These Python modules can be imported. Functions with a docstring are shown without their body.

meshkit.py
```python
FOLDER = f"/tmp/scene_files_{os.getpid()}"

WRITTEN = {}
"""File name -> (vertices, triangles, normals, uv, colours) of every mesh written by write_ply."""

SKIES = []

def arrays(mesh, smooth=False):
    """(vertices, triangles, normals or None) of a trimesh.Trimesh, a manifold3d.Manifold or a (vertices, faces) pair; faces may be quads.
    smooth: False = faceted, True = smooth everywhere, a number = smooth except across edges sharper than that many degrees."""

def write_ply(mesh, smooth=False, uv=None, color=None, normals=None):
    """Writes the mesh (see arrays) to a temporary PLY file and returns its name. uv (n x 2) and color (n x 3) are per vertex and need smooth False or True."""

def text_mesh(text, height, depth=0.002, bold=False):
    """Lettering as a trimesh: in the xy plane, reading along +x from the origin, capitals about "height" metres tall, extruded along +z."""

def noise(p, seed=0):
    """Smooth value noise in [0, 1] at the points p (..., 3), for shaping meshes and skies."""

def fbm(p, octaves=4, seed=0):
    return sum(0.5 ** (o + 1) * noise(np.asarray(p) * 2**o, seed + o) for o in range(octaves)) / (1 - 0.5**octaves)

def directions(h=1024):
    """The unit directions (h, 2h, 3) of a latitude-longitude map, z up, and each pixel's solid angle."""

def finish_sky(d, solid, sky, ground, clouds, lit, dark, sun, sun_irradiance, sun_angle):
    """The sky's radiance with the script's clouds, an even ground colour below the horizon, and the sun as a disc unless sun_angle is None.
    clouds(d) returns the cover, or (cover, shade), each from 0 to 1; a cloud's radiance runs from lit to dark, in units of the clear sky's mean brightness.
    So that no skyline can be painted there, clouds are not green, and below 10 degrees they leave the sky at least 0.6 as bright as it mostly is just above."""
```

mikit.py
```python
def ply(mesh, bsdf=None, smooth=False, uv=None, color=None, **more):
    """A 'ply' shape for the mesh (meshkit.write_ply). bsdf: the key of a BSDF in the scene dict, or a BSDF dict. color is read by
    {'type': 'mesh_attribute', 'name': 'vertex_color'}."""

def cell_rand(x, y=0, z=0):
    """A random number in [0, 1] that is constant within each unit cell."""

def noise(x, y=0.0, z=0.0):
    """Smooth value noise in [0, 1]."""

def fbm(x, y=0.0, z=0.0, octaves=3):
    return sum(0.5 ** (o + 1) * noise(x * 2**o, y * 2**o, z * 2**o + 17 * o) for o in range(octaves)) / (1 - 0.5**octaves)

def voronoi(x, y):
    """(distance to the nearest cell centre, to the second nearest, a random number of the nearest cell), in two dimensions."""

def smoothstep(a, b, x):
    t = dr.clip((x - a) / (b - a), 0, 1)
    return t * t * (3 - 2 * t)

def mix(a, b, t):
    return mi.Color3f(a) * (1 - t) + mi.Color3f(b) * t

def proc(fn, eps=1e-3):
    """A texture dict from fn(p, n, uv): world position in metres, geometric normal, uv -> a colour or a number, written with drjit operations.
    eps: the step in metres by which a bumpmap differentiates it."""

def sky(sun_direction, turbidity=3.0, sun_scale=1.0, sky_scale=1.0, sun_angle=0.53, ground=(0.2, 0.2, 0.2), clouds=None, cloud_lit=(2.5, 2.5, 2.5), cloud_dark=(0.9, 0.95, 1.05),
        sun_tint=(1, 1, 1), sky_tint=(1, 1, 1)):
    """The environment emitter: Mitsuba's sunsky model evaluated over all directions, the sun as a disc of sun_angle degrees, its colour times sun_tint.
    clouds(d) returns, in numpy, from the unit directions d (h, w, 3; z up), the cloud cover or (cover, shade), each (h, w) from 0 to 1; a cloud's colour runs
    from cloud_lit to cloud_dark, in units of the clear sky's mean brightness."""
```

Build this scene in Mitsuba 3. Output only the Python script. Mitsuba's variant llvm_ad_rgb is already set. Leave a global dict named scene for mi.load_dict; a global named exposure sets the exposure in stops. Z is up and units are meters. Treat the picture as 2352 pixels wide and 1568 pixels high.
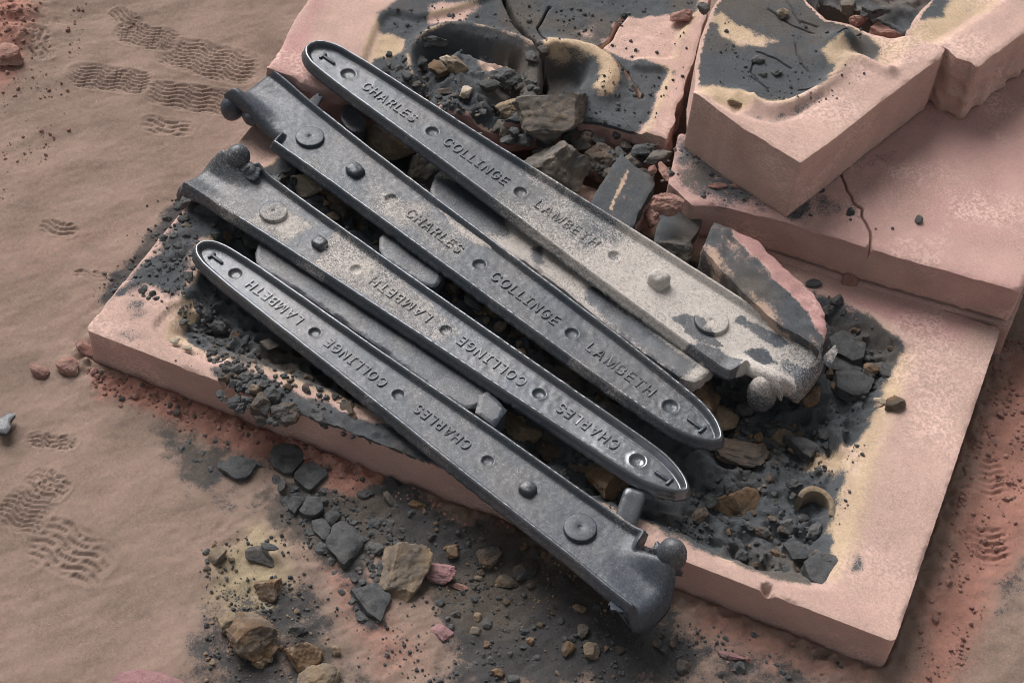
import math
import numpy as np, trimesh, shapely, mitsuba as mi, drjit as dr, mikit, meshkit
from scipy.spatial import Delaunay
from shapely.geometry import Polygon, LineString, Point
from mikit import noise, fbm, smoothstep, mix, voronoi, cell_rand
T4 = mi.ScalarTransform4f
nfbm, nnoise = meshkit.fbm, meshkit.noise

# ------------------------------------------------------------------ camera, sky, exposure
CAM = np.array([-0.10085, -1.40302, 1.60724])
RIGHT = np.array([0.998037, 0.0, 0.062626]); DOWN = np.array([0.041138, -0.753986, -0.655601]); FWD = np.array([0.047219, 0.656891, -0.752506])
FOC = 1.66828
scene, labels = {'type': 'scene'}, {}
scene['camera'] = {'type': 'perspective', 'fov': 2 * math.degrees(math.atan(0.5 / FOC)), 'fov_axis': 'x', 'near_clip': 0.05, 'far_clip': 100.0,
    'to_world': T4().look_at(origin=CAM.tolist(), target=(CAM + FWD).tolist(), up=(-DOWN).tolist())}
scene['sky'] = mikit.sky((-0.35, 0.75, 0.78), turbidity=3, sun_scale=0.30, sky_scale=0.09, sun_angle=44, sun_tint=(.84, .95, 1.22), clouds=lambda d: 1.0, ground=(0.1, 0.08, 0.07))
exposure = 3.82

# ------------------------------------------------------------------ helpers
def P(x, y, z):
    """the point at height z seen at (x, y) of the photograph taken as 2352 wide"""
    v = FWD + (x - 1176) / 2352 / FOC * RIGHT + (y - 784) / 2352 / FOC * DOWN
    return CAM + v * (z - CAM[2]) / v[2]
def PX(pts, z): return np.array([P(x, y, z)[:2] for x, y in pts])
def pxm(x, y, z):
    """metres per photograph pixel at that point"""
    return float((P(x, y, z) - CAM) @ FWD) / (FOC * 2352)
def sst(a, b, x):
    t = np.clip((x - a) / (b - a), 0, 1); return t * t * (3 - 2 * t)
def p3(xy, s, seed=0.0):
    xy = np.asarray(xy); return np.c_[xy[:, :2] * s, np.full(len(xy), seed * 7.31 + .5)]
def sd(poly, xy):
    """signed distance to a polygon, positive inside"""
    pt = shapely.points(xy[:, 0], xy[:, 1]); d = shapely.distance(shapely.boundary(poly), pt)
    return np.where(shapely.contains(poly, pt), d, -d)
def ld(line, xy): return shapely.distance(line, shapely.points(xy[:, 0], xy[:, 1]))
def chaikin(a, n=2, closed=False):
    a = np.asarray(a, float)
    for _ in range(n):
        b = np.roll(a, -1, 0) if closed else a[1:]; c = a if closed else a[:-1]
        m = np.stack([.75 * c + .25 * b, .25 * c + .75 * b], 1).reshape(-1, 2)
        a = m if closed else np.vstack([a[:1], m, a[-1:]])
    return a
def poly_px(pts, z, soft=0):
    a = PX(pts, z); return Polygon(chaikin(a, soft, True) if soft else a).buffer(0)
def line_px(pts, z, soft=1):
    a = PX(pts, z); return LineString(chaikin(a, soft) if soft else a)
def jag(line, seed, amp, f=60):
    """a crack: the line with a ragged course"""
    n = max(int(line.length / .004), 3); a = np.array([line.interpolate(t, normalized=True).coords[0] for t in np.linspace(0, 1, n)])
    return LineString(a + np.c_[nnoise(p3(a, f, seed)) - .5, nnoise(p3(a, f, seed + 9)) - .5] * 2 * amp)
def ring(poly, sp):
    e = poly.exterior; n = max(int(e.length / sp), 8)
    a = np.array([e.interpolate(k / n, normalized=True).coords[0] for k in range(n)])
    return a if e.is_ccw else a[::-1]
def plate(poly, top, bot, sp=.004, amp=.0015, freq=90, seed=1, rows=None, side=.002, rnd=.003, rtop=0.0, cracks=()):
    """a slab over the outline: ragged rim, top height from top(xy), broken-looking flanks, closed below"""
    b = ring(poly, sp); t = np.roll(b, -1, 0) - np.roll(b, 1, 0); nn = np.c_[t[:, 1], -t[:, 0]]; nn /= np.maximum(np.linalg.norm(nn, axis=1, keepdims=True), 1e-9)
    b = b + nn * ((nfbm(p3(b, freq, seed), 3, seed) - .5) * 2 * amp)[:, None]
    pol = Polygon(b).buffer(0)
    if pol.geom_type != 'Polygon': pol = max(pol.geoms, key=lambda g: g.area)
    rng = np.random.default_rng(seed); x0, y0, x1, y1 = pol.bounds
    g = np.stack(np.meshgrid(np.arange(x0, x1, sp), np.arange(y0, y1, sp)), -1).reshape(-1, 2); g = g + rng.uniform(-.28, .28, g.shape) * sp
    core = pol.buffer(-.55 * sp); g = g[shapely.contains_xy(core, g[:, 0], g[:, 1])]
    ex = []
    for l, w in cracks:
        g = g[ld(l, g) > w * 1.9]
        for o_ in (-1.5, -.95, -.45, 0, .45, .95, 1.5):
            q = l if o_ == 0 else l.offset_curve(o_ * w)
            for qq in getattr(q, 'geoms', [q]):
                if qq.length > .004: ex.append(np.array([qq.interpolate(t_).coords[0] for t_ in np.arange(0, qq.length, .0022)]))
    if ex: ex = np.vstack(ex); ex = ex[shapely.contains_xy(core, ex[:, 0], ex[:, 1])]; g = np.vstack([g, np.unique(np.round(ex, 4), axis=0)])
    v = np.vstack([b, g]); tri = Delaunay(v).simplices; c = v[tri].mean(1); tri = tri[shapely.contains_xy(pol.buffer(1e-6), c[:, 0], c[:, 1])]
    a2 = v[tri]; cr = (a2[:, 1, 0] - a2[:, 0, 0]) * (a2[:, 2, 1] - a2[:, 0, 1]) - (a2[:, 1, 1] - a2[:, 0, 1]) * (a2[:, 2, 0] - a2[:, 0, 0])
    tri = tri[np.abs(cr) > 1e-12]; cr = cr[np.abs(cr) > 1e-12]; tri = np.where((cr < 0)[:, None], tri[:, ::-1], tri)
    dist = shapely.distance(shapely.boundary(pol), shapely.points(v[:, 0], v[:, 1])); dist[:len(b)] = 0
    rnd_ = rnd * (.6 + 2.0 * sst(.56, .78, nfbm(p3(v, 34, seed + 5), 3, seed + 5))); q = np.clip(1 - dist / rnd_, 0, 1); z = top(v) - rnd_ * (1 - np.sqrt(1 - q * q)) + rtop * (nfbm(p3(v, 140, seed + 3), 3) - .5)
    V = [np.c_[v, z]]; F = [tri]; nb = len(b); zb = bot(b) if callable(bot) else np.full(nb, float(bot)); zt = z[:nb]
    rows = rows or max(int(np.mean(zt - zb) / sp), 2); V.append(np.c_[b, zt]); last = len(v) + np.arange(nb); off = len(v) + nb
    for r in range(1, rows + 1):
        k = r / rows; zz = zt + (zb - zt) * k
        o = (nfbm(np.c_[b * 70, zz * 70] + seed, 3, seed) - .5) * 2 * side * min(k * 3, 1)
        V.append(np.c_[b + nn * o[:, None], zz]); cur = off + np.arange(nb); off += nb
        nx = lambda w: np.roll(w, -1)
        F += [np.c_[last, cur, nx(cur)], np.c_[last, nx(cur), nx(last)]]; last = cur
    tb = Delaunay(b).simplices; c = b[tb].mean(1); tb = tb[shapely.contains_xy(pol, c[:, 0], c[:, 1])]
    a2 = b[tb]; cr = (a2[:, 1, 0] - a2[:, 0, 0]) * (a2[:, 2, 1] - a2[:, 0, 1]) - (a2[:, 1, 1] - a2[:, 0, 1]) * (a2[:, 2, 0] - a2[:, 0, 0])
    tb = np.where((cr > 0)[:, None], tb[:, ::-1], tb); F.append(last[tb])
    return trimesh.Trimesh(np.vstack(V), np.vstack(F), process=False)
def add(key, mesh, bsdf, label=None, cat=None, group=None, kind=None, wf=None, smooth=True, **more):
    """one entry of the scene; wf(points) gives two stain weights per vertex, carried as uv"""
    if hasattr(mesh, 'vertices') and wf is not None:
        scene[key] = mikit.ply(mesh, bsdf, True, uv=wf(np.asarray(mesh.vertices)), **more)
    else:
        scene[key] = mikit.ply(mesh, bsdf, smooth, **more)
    note(key, label, cat, group, kind); return key
def note(key, label=None, cat=None, group=None, kind=None):
    d = {k: v for k, v in (('label', label), ('category', cat), ('group', group), ('kind', kind)) if v}
    if d: labels[key] = d
COUNT = {}
def num(name):
    n = COUNT.get(name, 0); COUNT[name] = n + 1
    return name if n == 0 else f'{name}_{n:03d}'
def blobs(lst, xy, seed=0, namp=.012, nf=35):
    """weight of hand-placed stains: each (polygon, strength, softness), with a ragged edge"""
    w = np.zeros(len(xy)); nz = (nfbm(p3(xy, nf, seed), 4, seed) - .5) * 2 * namp
    for pol, s, soft in lst:
        x0, y0, x1, y1 = pol.bounds; m = 4 * soft + namp; k = (xy[:, 0] > x0 - m) & (xy[:, 0] < x1 + m) & (xy[:, 1] > y0 - m) & (xy[:, 1] < y1 + m)
        if k.any(): w[k] = np.maximum(w[k], s * sst(-soft * 1.2, soft * 1.2, sd(pol, xy[k]) + nz[k]))
    return w

# ------------------------------------------------------------------ materials
def C(*a): return mi.Color3f(*a)
def grains(p, f): return noise(p.x * f, p.y * f, p.z * f)
def sand_col(base, yellow, pink, soot, pale=.5):
    def fn(p, n, uv):
        g = grains(p, 900.); g2 = grains(p, 380.); g3 = fbm(p.x * 22., p.y * 22., p.z * 22., 4)
        c = mix(base, yellow, smoothstep(.15, .95, uv.y + (g3 - .5) * .5))
        c = mix(c, pink, smoothstep(.15, .8, -uv.y + (g2 - .5) * .35))
        g4 = fbm(p.x * 14. + 3., p.y * 14., p.z * 14., 4); c = mix(c, mi.Color3f(base) * 1.25 + .06, 1.3 * pale * smoothstep(.50, .74, g4) * smoothstep(.3, .7, g2))
        c = c * (.73 + .32 * g + .16 * g2 + .22 * (g3 - .5) * 2); c = mix(c, mi.Color3f(.62, .58, .54), .55 * smoothstep(.955, .985, grains(p + 1.7, 620.)))
        g6 = fbm(p.x * 75., p.y * 75., p.z * 75., 3); s = uv.x + (g - .5) * .36 + (g2 - .5) * .18 + (g3 - .5) * .45 + (g6 - .5) * .5
        g5 = fbm(p.x * 11. + 9., p.y * 11., p.z * 11., 4); so = mix(soot, (.104, .088, .074), .6 * smoothstep(.50, .70, g5))
        return mix(c, so * (.55 + .55 * g + .4 * g3), smoothstep(.34, .72, s))
    return fn
def rough(fn, **k): return {'type': 'twosided', 'b': {'type': 'principled', 'base_color': mikit.proc(fn), 'roughness': .95, 'specular': .15, **k}}
SOOT = (.072, .080, .090)
scene['mould_sand'] = rough(sand_col((.485, .345, .305), (.47, .365, .26), (.42, .25, .245), SOOT))
scene['floor_sand'] = rough(sand_col((.238, .177, .150), (.33, .275, .19), (.31, .165, .135), (.054, .054, .057), .0))
def rock_col(a, b, c, soot=0.0):
    def fn(p, n, uv):
        g = grains(p, 800.); g2 = fbm(p.x * 45., p.y * 45., p.z * 45., 4); g3 = fbm(p.x * 120. + 5., p.y * 120., p.z * 120., 3)
        col = mix(mix(a, b, smoothstep(.35, .65, g2)), c, smoothstep(.52, .72, g3))
        return mix(col * (.72 + .5 * g), SOOT, soot * smoothstep(.45, .62, g2 * .6 + g3 * .4 + (g - .5) * .3))
    return fn
def rough_b(fn, h=.0016):
    r = rough(fn)['b']; return {'type': 'twosided', 'b': {'type': 'bumpmap', 'scale': h, 'n': r, 't': mikit.proc(relief, 4e-4)}}
def relief(p, n, uv): return fbm(p.x * 210., p.y * 210., p.z * 210., 4)
scene['brown_rock'] = rough_b(rock_col((.17, .115, .075), (.115, .085, .06), (.23, .17, .12), .45))
scene['tan_rock'] = rough_b(rock_col((.235, .182, .128), (.185, .152, .120), (.29, .23, .165), .45))
scene['grey_rock'] = rough_b(rock_col((.15, .135, .12), (.11, .105, .10), (.20, .165, .13), .55))
scene['dark_clod'] = rough_b(rock_col((.074, .080, .087), (.096, .099, .102), (.058, .061, .064)))
scene['soil_clod'] = rough_b(rock_col((.105, .085, .07), (.075, .072, .07), (.14, .10, .075), .3))
scene['pink_clod'] = rough_b(rock_col((.29, .172, .148), (.25, .142, .125), (.35, .22, .185), .25))
scene['violet_clod'] = rough_b(rock_col((.29, .165, .175), (.25, .15, .16), (.34, .2, .2), .2))
scene['pale_clod'] = rough_b(rock_col((.42, .36, .30), (.34, .29, .22), (.5, .45, .39), .25))
def iron_col(p, n, uv):
    g = grains(p, 850.); g2 = grains(p, 300.); g3 = fbm(p.x * 18., p.y * 18., p.z * 18., 4)
    c = mix((.060, .074, .095), (.084, .091, .104), smoothstep(.35, .65, g3)) * (.58 + .8 * g * g + .25 * g2); c = mix(c, (.30, .31, .33), .5 * smoothstep(.88, .97, grains(p + 3.1, 700.)))
    c = mix(c, (.28, .30, .33), .6 * dr.clip(uv.y - .25, 0, 1))
    s = uv.x + (g - .5) * .55 + (g2 - .5) * .15 + (g3 - .5) * .4
    return mix(c, mi.Color3f(.44, .415, .395) * (.62 + .45 * g + .2 * g2), smoothstep(.25, 1.05, s))
def iron_rough(p, n, uv):
    g = grains(p, 500.)
    return dr.clip(.47 - .28 * uv.y + .14 * (g - .5) + .35 * smoothstep(.4, .8, uv.x), .16, 1.)
def iron_bump(p, n, uv): return fbm(p.x * 420., p.y * 420., p.z * 420., 2)
scene['cast_iron'] = {'type': 'twosided', 'b': {'type': 'principled', 'base_color': mikit.proc(iron_col), 'roughness': mikit.proc(iron_rough), 'metallic': mikit.proc(lambda p, n, uv: dr.clip(.2 + .45 * uv.y - .5 * uv.x, 0., .7)), 'specular': .5}}

# ------------------------------------------------------------------ the mould slabs (outlines and reliefs)
Z1, Z2, Z5, Z4, Z3 = .059, .115, .062, .122, .215
corner = lambda pts, z, r=.012: Polygon(PX(pts, z)).buffer(-r).buffer(r)
S1 = corner([(195, 756), (2056, 1474), (2300, 752), (660, 190)], Z1, .008)
REC1 = poly_px([(380, 770), (425, 688), (470, 600), (520, 500), (640, 370), (760, 300), (1000, 300), (1300, 470), (1700, 628), (1880, 680), (2075, 775), (2062, 860), (2030, 945), (1975, 1010), (1935, 1090), (1915, 1210),
    (1895, 1325), (1740, 1308), (1560, 1222), (1300, 1118), (1000, 995), (650, 850), (530, 805), (455, 790)], Z1, 2)
STEP1 = poly_px([(340, 765), (372, 715), (430, 680), (480, 640), (560, 800), (500, 838), (470, 832)], Z1, 2)
BEV1 = poly_px([(2130, 760), (2085, 880), (2060, 960), (2000, 1090), (1975, 1180), (1945, 1330), (1880, 1372), (1500, 1245), (1500, 700)], Z1, 2)
MOUND1 = poly_px([(560, 480), (680, 380), (900, 380), (1250, 560), (1480, 720), (1560, 860), (1500, 1000), (1380, 1060), (1100, 900), (760, 680)], Z1 - .02)
NOTCH1 = [P(1762, 1352, Z1), P(1768, 1372, Z1), P(515, 880, Z1)]
def top1(v):
    r = sd(REC1, v); n = nfbm(p3(v, 28, 2), 4, 2) - .5
    z = np.full(len(v), Z1) + .0009 * (nfbm(p3(v, 170, 7), 2) - .5) + .0016 * (nfbm(p3(v, 9, 1), 3, 1) - .5) - .006 * sst(0, .02, sd(BEV1, v) + n * .01)
    z -= .0045 * sst(-.002, .004, sd(STEP1, v))
    deep = sst(-.006, .022, r + n * .012)
    rub = np.abs(nfbm(p3(v, 40, 5), 4, 5) - .5) * 2; z -= deep * (.022 + .010 * sst(.02, .06, r)) - deep * (n * .022 + .026 * (.32 - rub) + .006 * (nfbm(p3(v, 150, 6), 3, 6) - .5))
    z += .022 * sst(-.03, .03, sd(MOUND1, v)) * (.6 + .8 * nfbm(p3(v, 22, 17), 3))
    z += .010 * blobs(SOOT1[1:3], v, 15, .010, 40) * np.clip(nfbm(p3(v, 75, 16), 4, 16) * 2 - .85, 0, 1)
    for q in NOTCH1: z -= .014 * np.exp(-((((v - q[:2]) ** 2).sum(1)) / .0055 ** 2) ** 2)
    return z
SOOT1 = [(REC1.buffer(.004), 1., .012), (poly_px([(250, 690), (300, 640), (385, 530), (440, 470), (560, 400), (640, 420), (560, 520), (470, 560), (440, 640), (395, 690), (330, 660)], Z1), .85, .012),
    (poly_px([(470, 840), (560, 850), (1060, 1040), (1050, 1085), (900, 1040), (600, 925), (520, 900)], Z1), .95, .010), (poly_px([(245, 765), (300, 745), (345, 775), (300, 800)], Z1), .62, .02),
    (poly_px([(280, 690), (330, 680), (350, 720), (300, 735)], Z1), .62, .015), (poly_px([(1960, 1260), (1990, 1275), (1985, 1310), (1940, 1335)], Z1), .8, .012),
    (poly_px([(1560, 1235), (1780, 1330), (1900, 1340), (1880, 1290), (1600, 1180)], Z1), .75, .012)]
CLEAN1 = [(poly_px([(1960, 1080), (2065, 800), (2100, 820), (2010, 1090), (1975, 1200), (1930, 1280)], Z1, 1), 1., .012), (poly_px([(355, 735), (400, 690), (450, 670), (460, 700), (410, 730), (440, 790), (480, 830), (420, 800), (350, 770)], Z1, 1), 1., .006),
    (poly_px([(1860, 1010), (1960, 990), (1985, 1020), (1945, 1080), (1885, 1070)], Z1, 1), .8, .014)]
YEL1 = [(REC1.buffer(.012), .85, .010), (poly_px([(2060, 780), (2110, 800), (2030, 1000), (1985, 1200), (1940, 1330), (1890, 1330), (1960, 1000)], Z1, 1), 1., .024), (poly_px([(380, 770), (400, 690), (445, 670), (480, 700), (430, 760)], Z1, 1), .9, .012)]
PINK1 = [(poly_px([(1860, 640), (2260, 735), (2200, 790), (2090, 770), (1880, 690)], Z1), .62, .03), (poly_px([(900, 1000), (1220, 1125), (1215, 1150), (880, 1030)], Z1), .7, .008), (poly_px([(1500, 1230), (2060, 1470), (2020, 1400), (1600, 1240)], Z1), .3, .02)]
def w1(P_):
    v = P_[:, :2]; low = P_[:, 2] < Z1 - .05
    s = blobs(SOOT1, v, 11, .014, 30) * (1 - .95 * blobs(CLEAN1, v, 12, .006, 40)); s = np.where(P_[:, 2] < Z1 - .004, np.where(sd(S1, v) < .003, 0, s), s)
    y = blobs(YEL1, v, 13, .008) - 1.3 * blobs(PINK1, v, 14, .012); y = np.where((sd(S1, v) < .003) & (P_[:, 2] < Z1 - .002), -.38, y)
    return np.c_[s, y]
add('sand_mould', plate(S1, top1, .0, sp=.0034, amp=.0006, freq=120, seed=3, side=.0006, rnd=.0014), 'mould_sand',
    'long pink sand mould slab with a sooty hollow, lying under the four iron straps', 'sand mould', wf=w1)

# slab behind on the left, broken, with a ring-shaped hollow
S2 = Polygon(PX([(610, 152), (640, 112), (706, 0), (745, -70), (900, -130), (1280, -90), (1640, -60), (1620, 40), (1590, 150), (1532, 318), (1490, 300), (1440, 290), (1400, 275), (1310, 262), (1240, 262), (1190, 268), (1130, 255), (1060, 240), (1000, 222), (960, 226), (870, 200), (735, 198)], Z2))
IN2 = poly_px([(800, 215), (836, 120), (868, 40), (905, 18), (975, 42), (1200, -40), (1640, -200), (1610, 20), (1560, 80), (1555, 120), (1545, 135), (1470, 128), (1455, 150), (1545, 150), (1530, 190), (1500, 270), (1470, 330), (900, 330)], Z2, 1)
H2A = poly_px([(962, 175), (948, 130), (955, 100), (985, 72), (1040, 62), (1120, 78), (1190, 100), (1215, 120), (1215, 170), (1195, 230), (1170, 270), (1000, 300), (930, 250)], Z2, 2)
H2B = poly_px([(1235, 175), (1240, 130), (1268, 110), (1320, 118), (1360, 140), (1350, 180), (1310, 220), (1240, 240)], Z2, 2)
BEAD2 = line_px([(948, 175), (936, 130), (945, 95), (985, 66), (1040, 50), (1120, 62), (1190, 84), (1228, 104)], Z2, 2)
BOSS2 = line_px([(1268, 104), (1330, 108), (1385, 130), (1408, 165), (1385, 205)], Z2, 2)
CR2 = [(jag(line_px([(1156, -20), (1180, 40), (1220, 90), (1252, 120), (1258, 160), (1245, 200), (1265, 250)], Z2, 0), 4, .0022), .0034, .05), (jag(line_px([(1432, 32), (1410, 70), (1383, 103), (1402, 128), (1440, 165), (1470, 208)], Z2, 0), 5, .0022), .0026, .035),
    (jag(line_px([(1255, 100), (1235, 60), (1262, 10)], Z2, 0), 6, .002), .0014, .012)]
def top2(v):
    n = nfbm(p3(v, 26, 22), 4, 22) - .5; z = Z2 + .003 * (nfbm(p3(v, 8, 21), 2) - .5)
    z = z - .007 * sst(-.002, .008, sd(IN2, v))
    a, b = sd(H2A, v), sd(H2B, v)
    rb = np.abs(nfbm(p3(v, 42, 24), 4, 24) - .5) * 2; z = z - .030 * sst(-.003, .014, a + n * .008) + sst(0, .012, a) * (n * .03 + .022 * (.4 - rb)) + sst(.0, .01, a) * .022 * sst(.01, .05, a)
    z = z - .03 * sst(-.003, .016, b + n * .006) + sst(0, .01, b) * n * .02
    z = z + .008 * np.exp(-(ld(BEAD2, v) / .008) ** 2) * sst(.2, .5, nnoise(p3(v, 25, 27)) + .12) + .016 * np.exp(-(ld(BOSS2, v) / .017) ** 2) * sst(.008, -.004, b)
    for l, w, d in CR2: z = z - d * sst(w * 1.1, w * .35, ld(l, v))
    inn = sst(0, .02, sd(IN2, v)); return z + .006 * n * inn * .6 + inn * .004 * (.35 - np.abs(nfbm(p3(v, 60, 25), 4, 25) - .5) * 2)
SOOT2 = [(poly_px([(870, 40), (905, 0), (1160, -60), (1280, -60), (1600, -60), (1600, 20), (1430, 35), (1380, 100), (1545, 160), (1525, 190), (1490, 270), (1430, 300), (1000, 290), (830, 190), (850, 110)], Z2), 1., .012)]
CLEAN2 = [(poly_px([(1385, 105), (1430, 35), (1600, 50), (1580, 140), (1545, 160), (1530, 230), (1495, 290), (1545, 130), (1470, 130)], Z2), 1., .006), (BOSS2.buffer(.011), 1., .013), (BEAD2.buffer(.003), .62, .007),
    (poly_px([(985, 10), (1090, 0), (1070, 45), (985, 50)], Z2), .9, .012), (poly_px([(1100, 100), (1190, 120), (1180, 160), (1110, 150)], Z2), .8, .01), (poly_px([(835, 110), (860, 60), (880, 70), (930, 80), (930, 110), (860, 130), (830, 170)], Z2), 1., .01),
    (poly_px([(1330, 60), (1375, 40), (1370, 85), (1320, 100)], Z2), .55, .014)]
YEL2 = [(BOSS2.buffer(.020), 1., .012), (BEAD2.buffer(.008), .8, .008), (IN2.boundary.buffer(.005), .8, .005), (poly_px([(830, 190), (870, 50), (930, 70), (930, 120), (860, 190)], Z2), 1., .015), (H2A.buffer(-.01), .5, .03)]
PINK2 = [(poly_px([(600, 170), (640, 100), (720, -20), (760, -20), (720, 100), (735, 210)], Z2), .55, .02)]
def w2(P_):
    v = P_[:, :2]; s = blobs(SOOT2, v, 31, .014, 30) * (1 - blobs(CLEAN2, v, 32, .008, 40)); y = blobs(YEL2, v, 33, .006) - 1.2 * blobs(PINK2, v, 34, .01)
    f = P_[:, 2] < Z2 - .014; e = sd(S2, v) < .004; y = np.where(f & e, -.5, y); s = np.where(f & e, .12 + .3 * (nfbm(P_ * 30, 3) - .3) * (v[:, 0] > -.15), s)
    l, w, d = CR2[1]; k = ld(l, v); s = np.where(k < w * 1.2, .15, s); y = np.where(k < w * 1.3, .5, y)
    return np.c_[s, y]
add(num('broken_mould'), plate(S2, top2, .052, sp=.0034, amp=.006, freq=40, seed=7, side=.006, rnd=.0025, cracks=[(l, w) for l, w, d in CR2]), 'mould_sand',
    'cracked sooty mould slab with a ring-shaped hollow, behind the straps at the upper left', 'sand mould', wf=w2)

# the two stacked flat slabs on the right
S4 = Polygon(PX([(1640, 470), (1800, 506), (2010, 574), (2180, 622), (2345, 668), (2420, 500), (2560, 160), (2420, 120), (2200, 190), (1900, 330), (1810, 440), (1560, 300), (1535, 420), (1590, 470)], Z4)).buffer(-.006).buffer(.006)
CR4 = jag(line_px([(1935, 395), (1958, 450), (1985, 500), (2000, 560), (2004, 590)], Z4, 0), 8, .004, 80)
def top4(v): return Z4 + .0010 * (nfbm(p3(v, 150, 45), 2) - .5) + .002 * (nfbm(p3(v, 12, 41), 3) - .5) - .02 * sst(.0018, .0006, ld(CR4, v)) + .004 * (nfbm(p3(v, 60, 43), 3) - .5) * sst(.02, 0, sd(S4, v))
SOOT4 = [(poly_px([(1540, 440), (1540, 300), (1640, 300), (1800, 440), (1900, 440), (1960, 480), (1800, 500), (1650, 470)], Z4), .78, .035), (poly_px([(1970, 440), (2000, 445), (1990, 470), (1965, 465)], Z4), .5, .03), (poly_px([(2165, 260), (2180, 300), (2215, 360), (2225, 375), (2195, 340), (2160, 290)], Z4), .42, .014),
    (poly_px([(1840, 480), (1940, 390), (2190, 250), (2200, 275), (1960, 425), (1860, 500)], Z4), .48, .035)]
def w4(P_):
    v = P_[:, :2]; top = P_[:, 2] > Z4 - .01; s = np.where(top, blobs(SOOT4, v, 42, .02, 25), 0); return np.c_[s, np.where(top, -.50 - .25 * (nfbm(p3(v, 14, 44), 3) - .5), -.36)]
add('flat_mould', plate(S4, top4, .066, sp=.004, amp=.0012, freq=70, seed=9, side=.0006, rnd=.0025, cracks=[(CR4, .0018)]), 'mould_sand',
    'flat purplish pink slab with a thin crack, upper of the stacked pair at right', 'sand mould', wf=w4)
S5 = Polygon(PX([(1600, 500), (1790, 600), (2020, 668), (2322, 748), (2420, 500), (2560, 160), (1800, 400), (1640, 440)], Z5))
add('flat_mould_001', plate(S5, lambda v: np.full(len(v), Z5) + .001 * nfbm(p3(v, 30, 3)), 0., sp=.006, amp=.002, freq=60, seed=10, side=.002, rnd=.004), 'mould_sand',
    'lower flat slab of the stacked pair at right, mostly hidden under the cracked one', 'sand mould', wf=lambda P_: np.c_[np.zeros(len(P_)), np.full(len(P_), -.36)])

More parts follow.
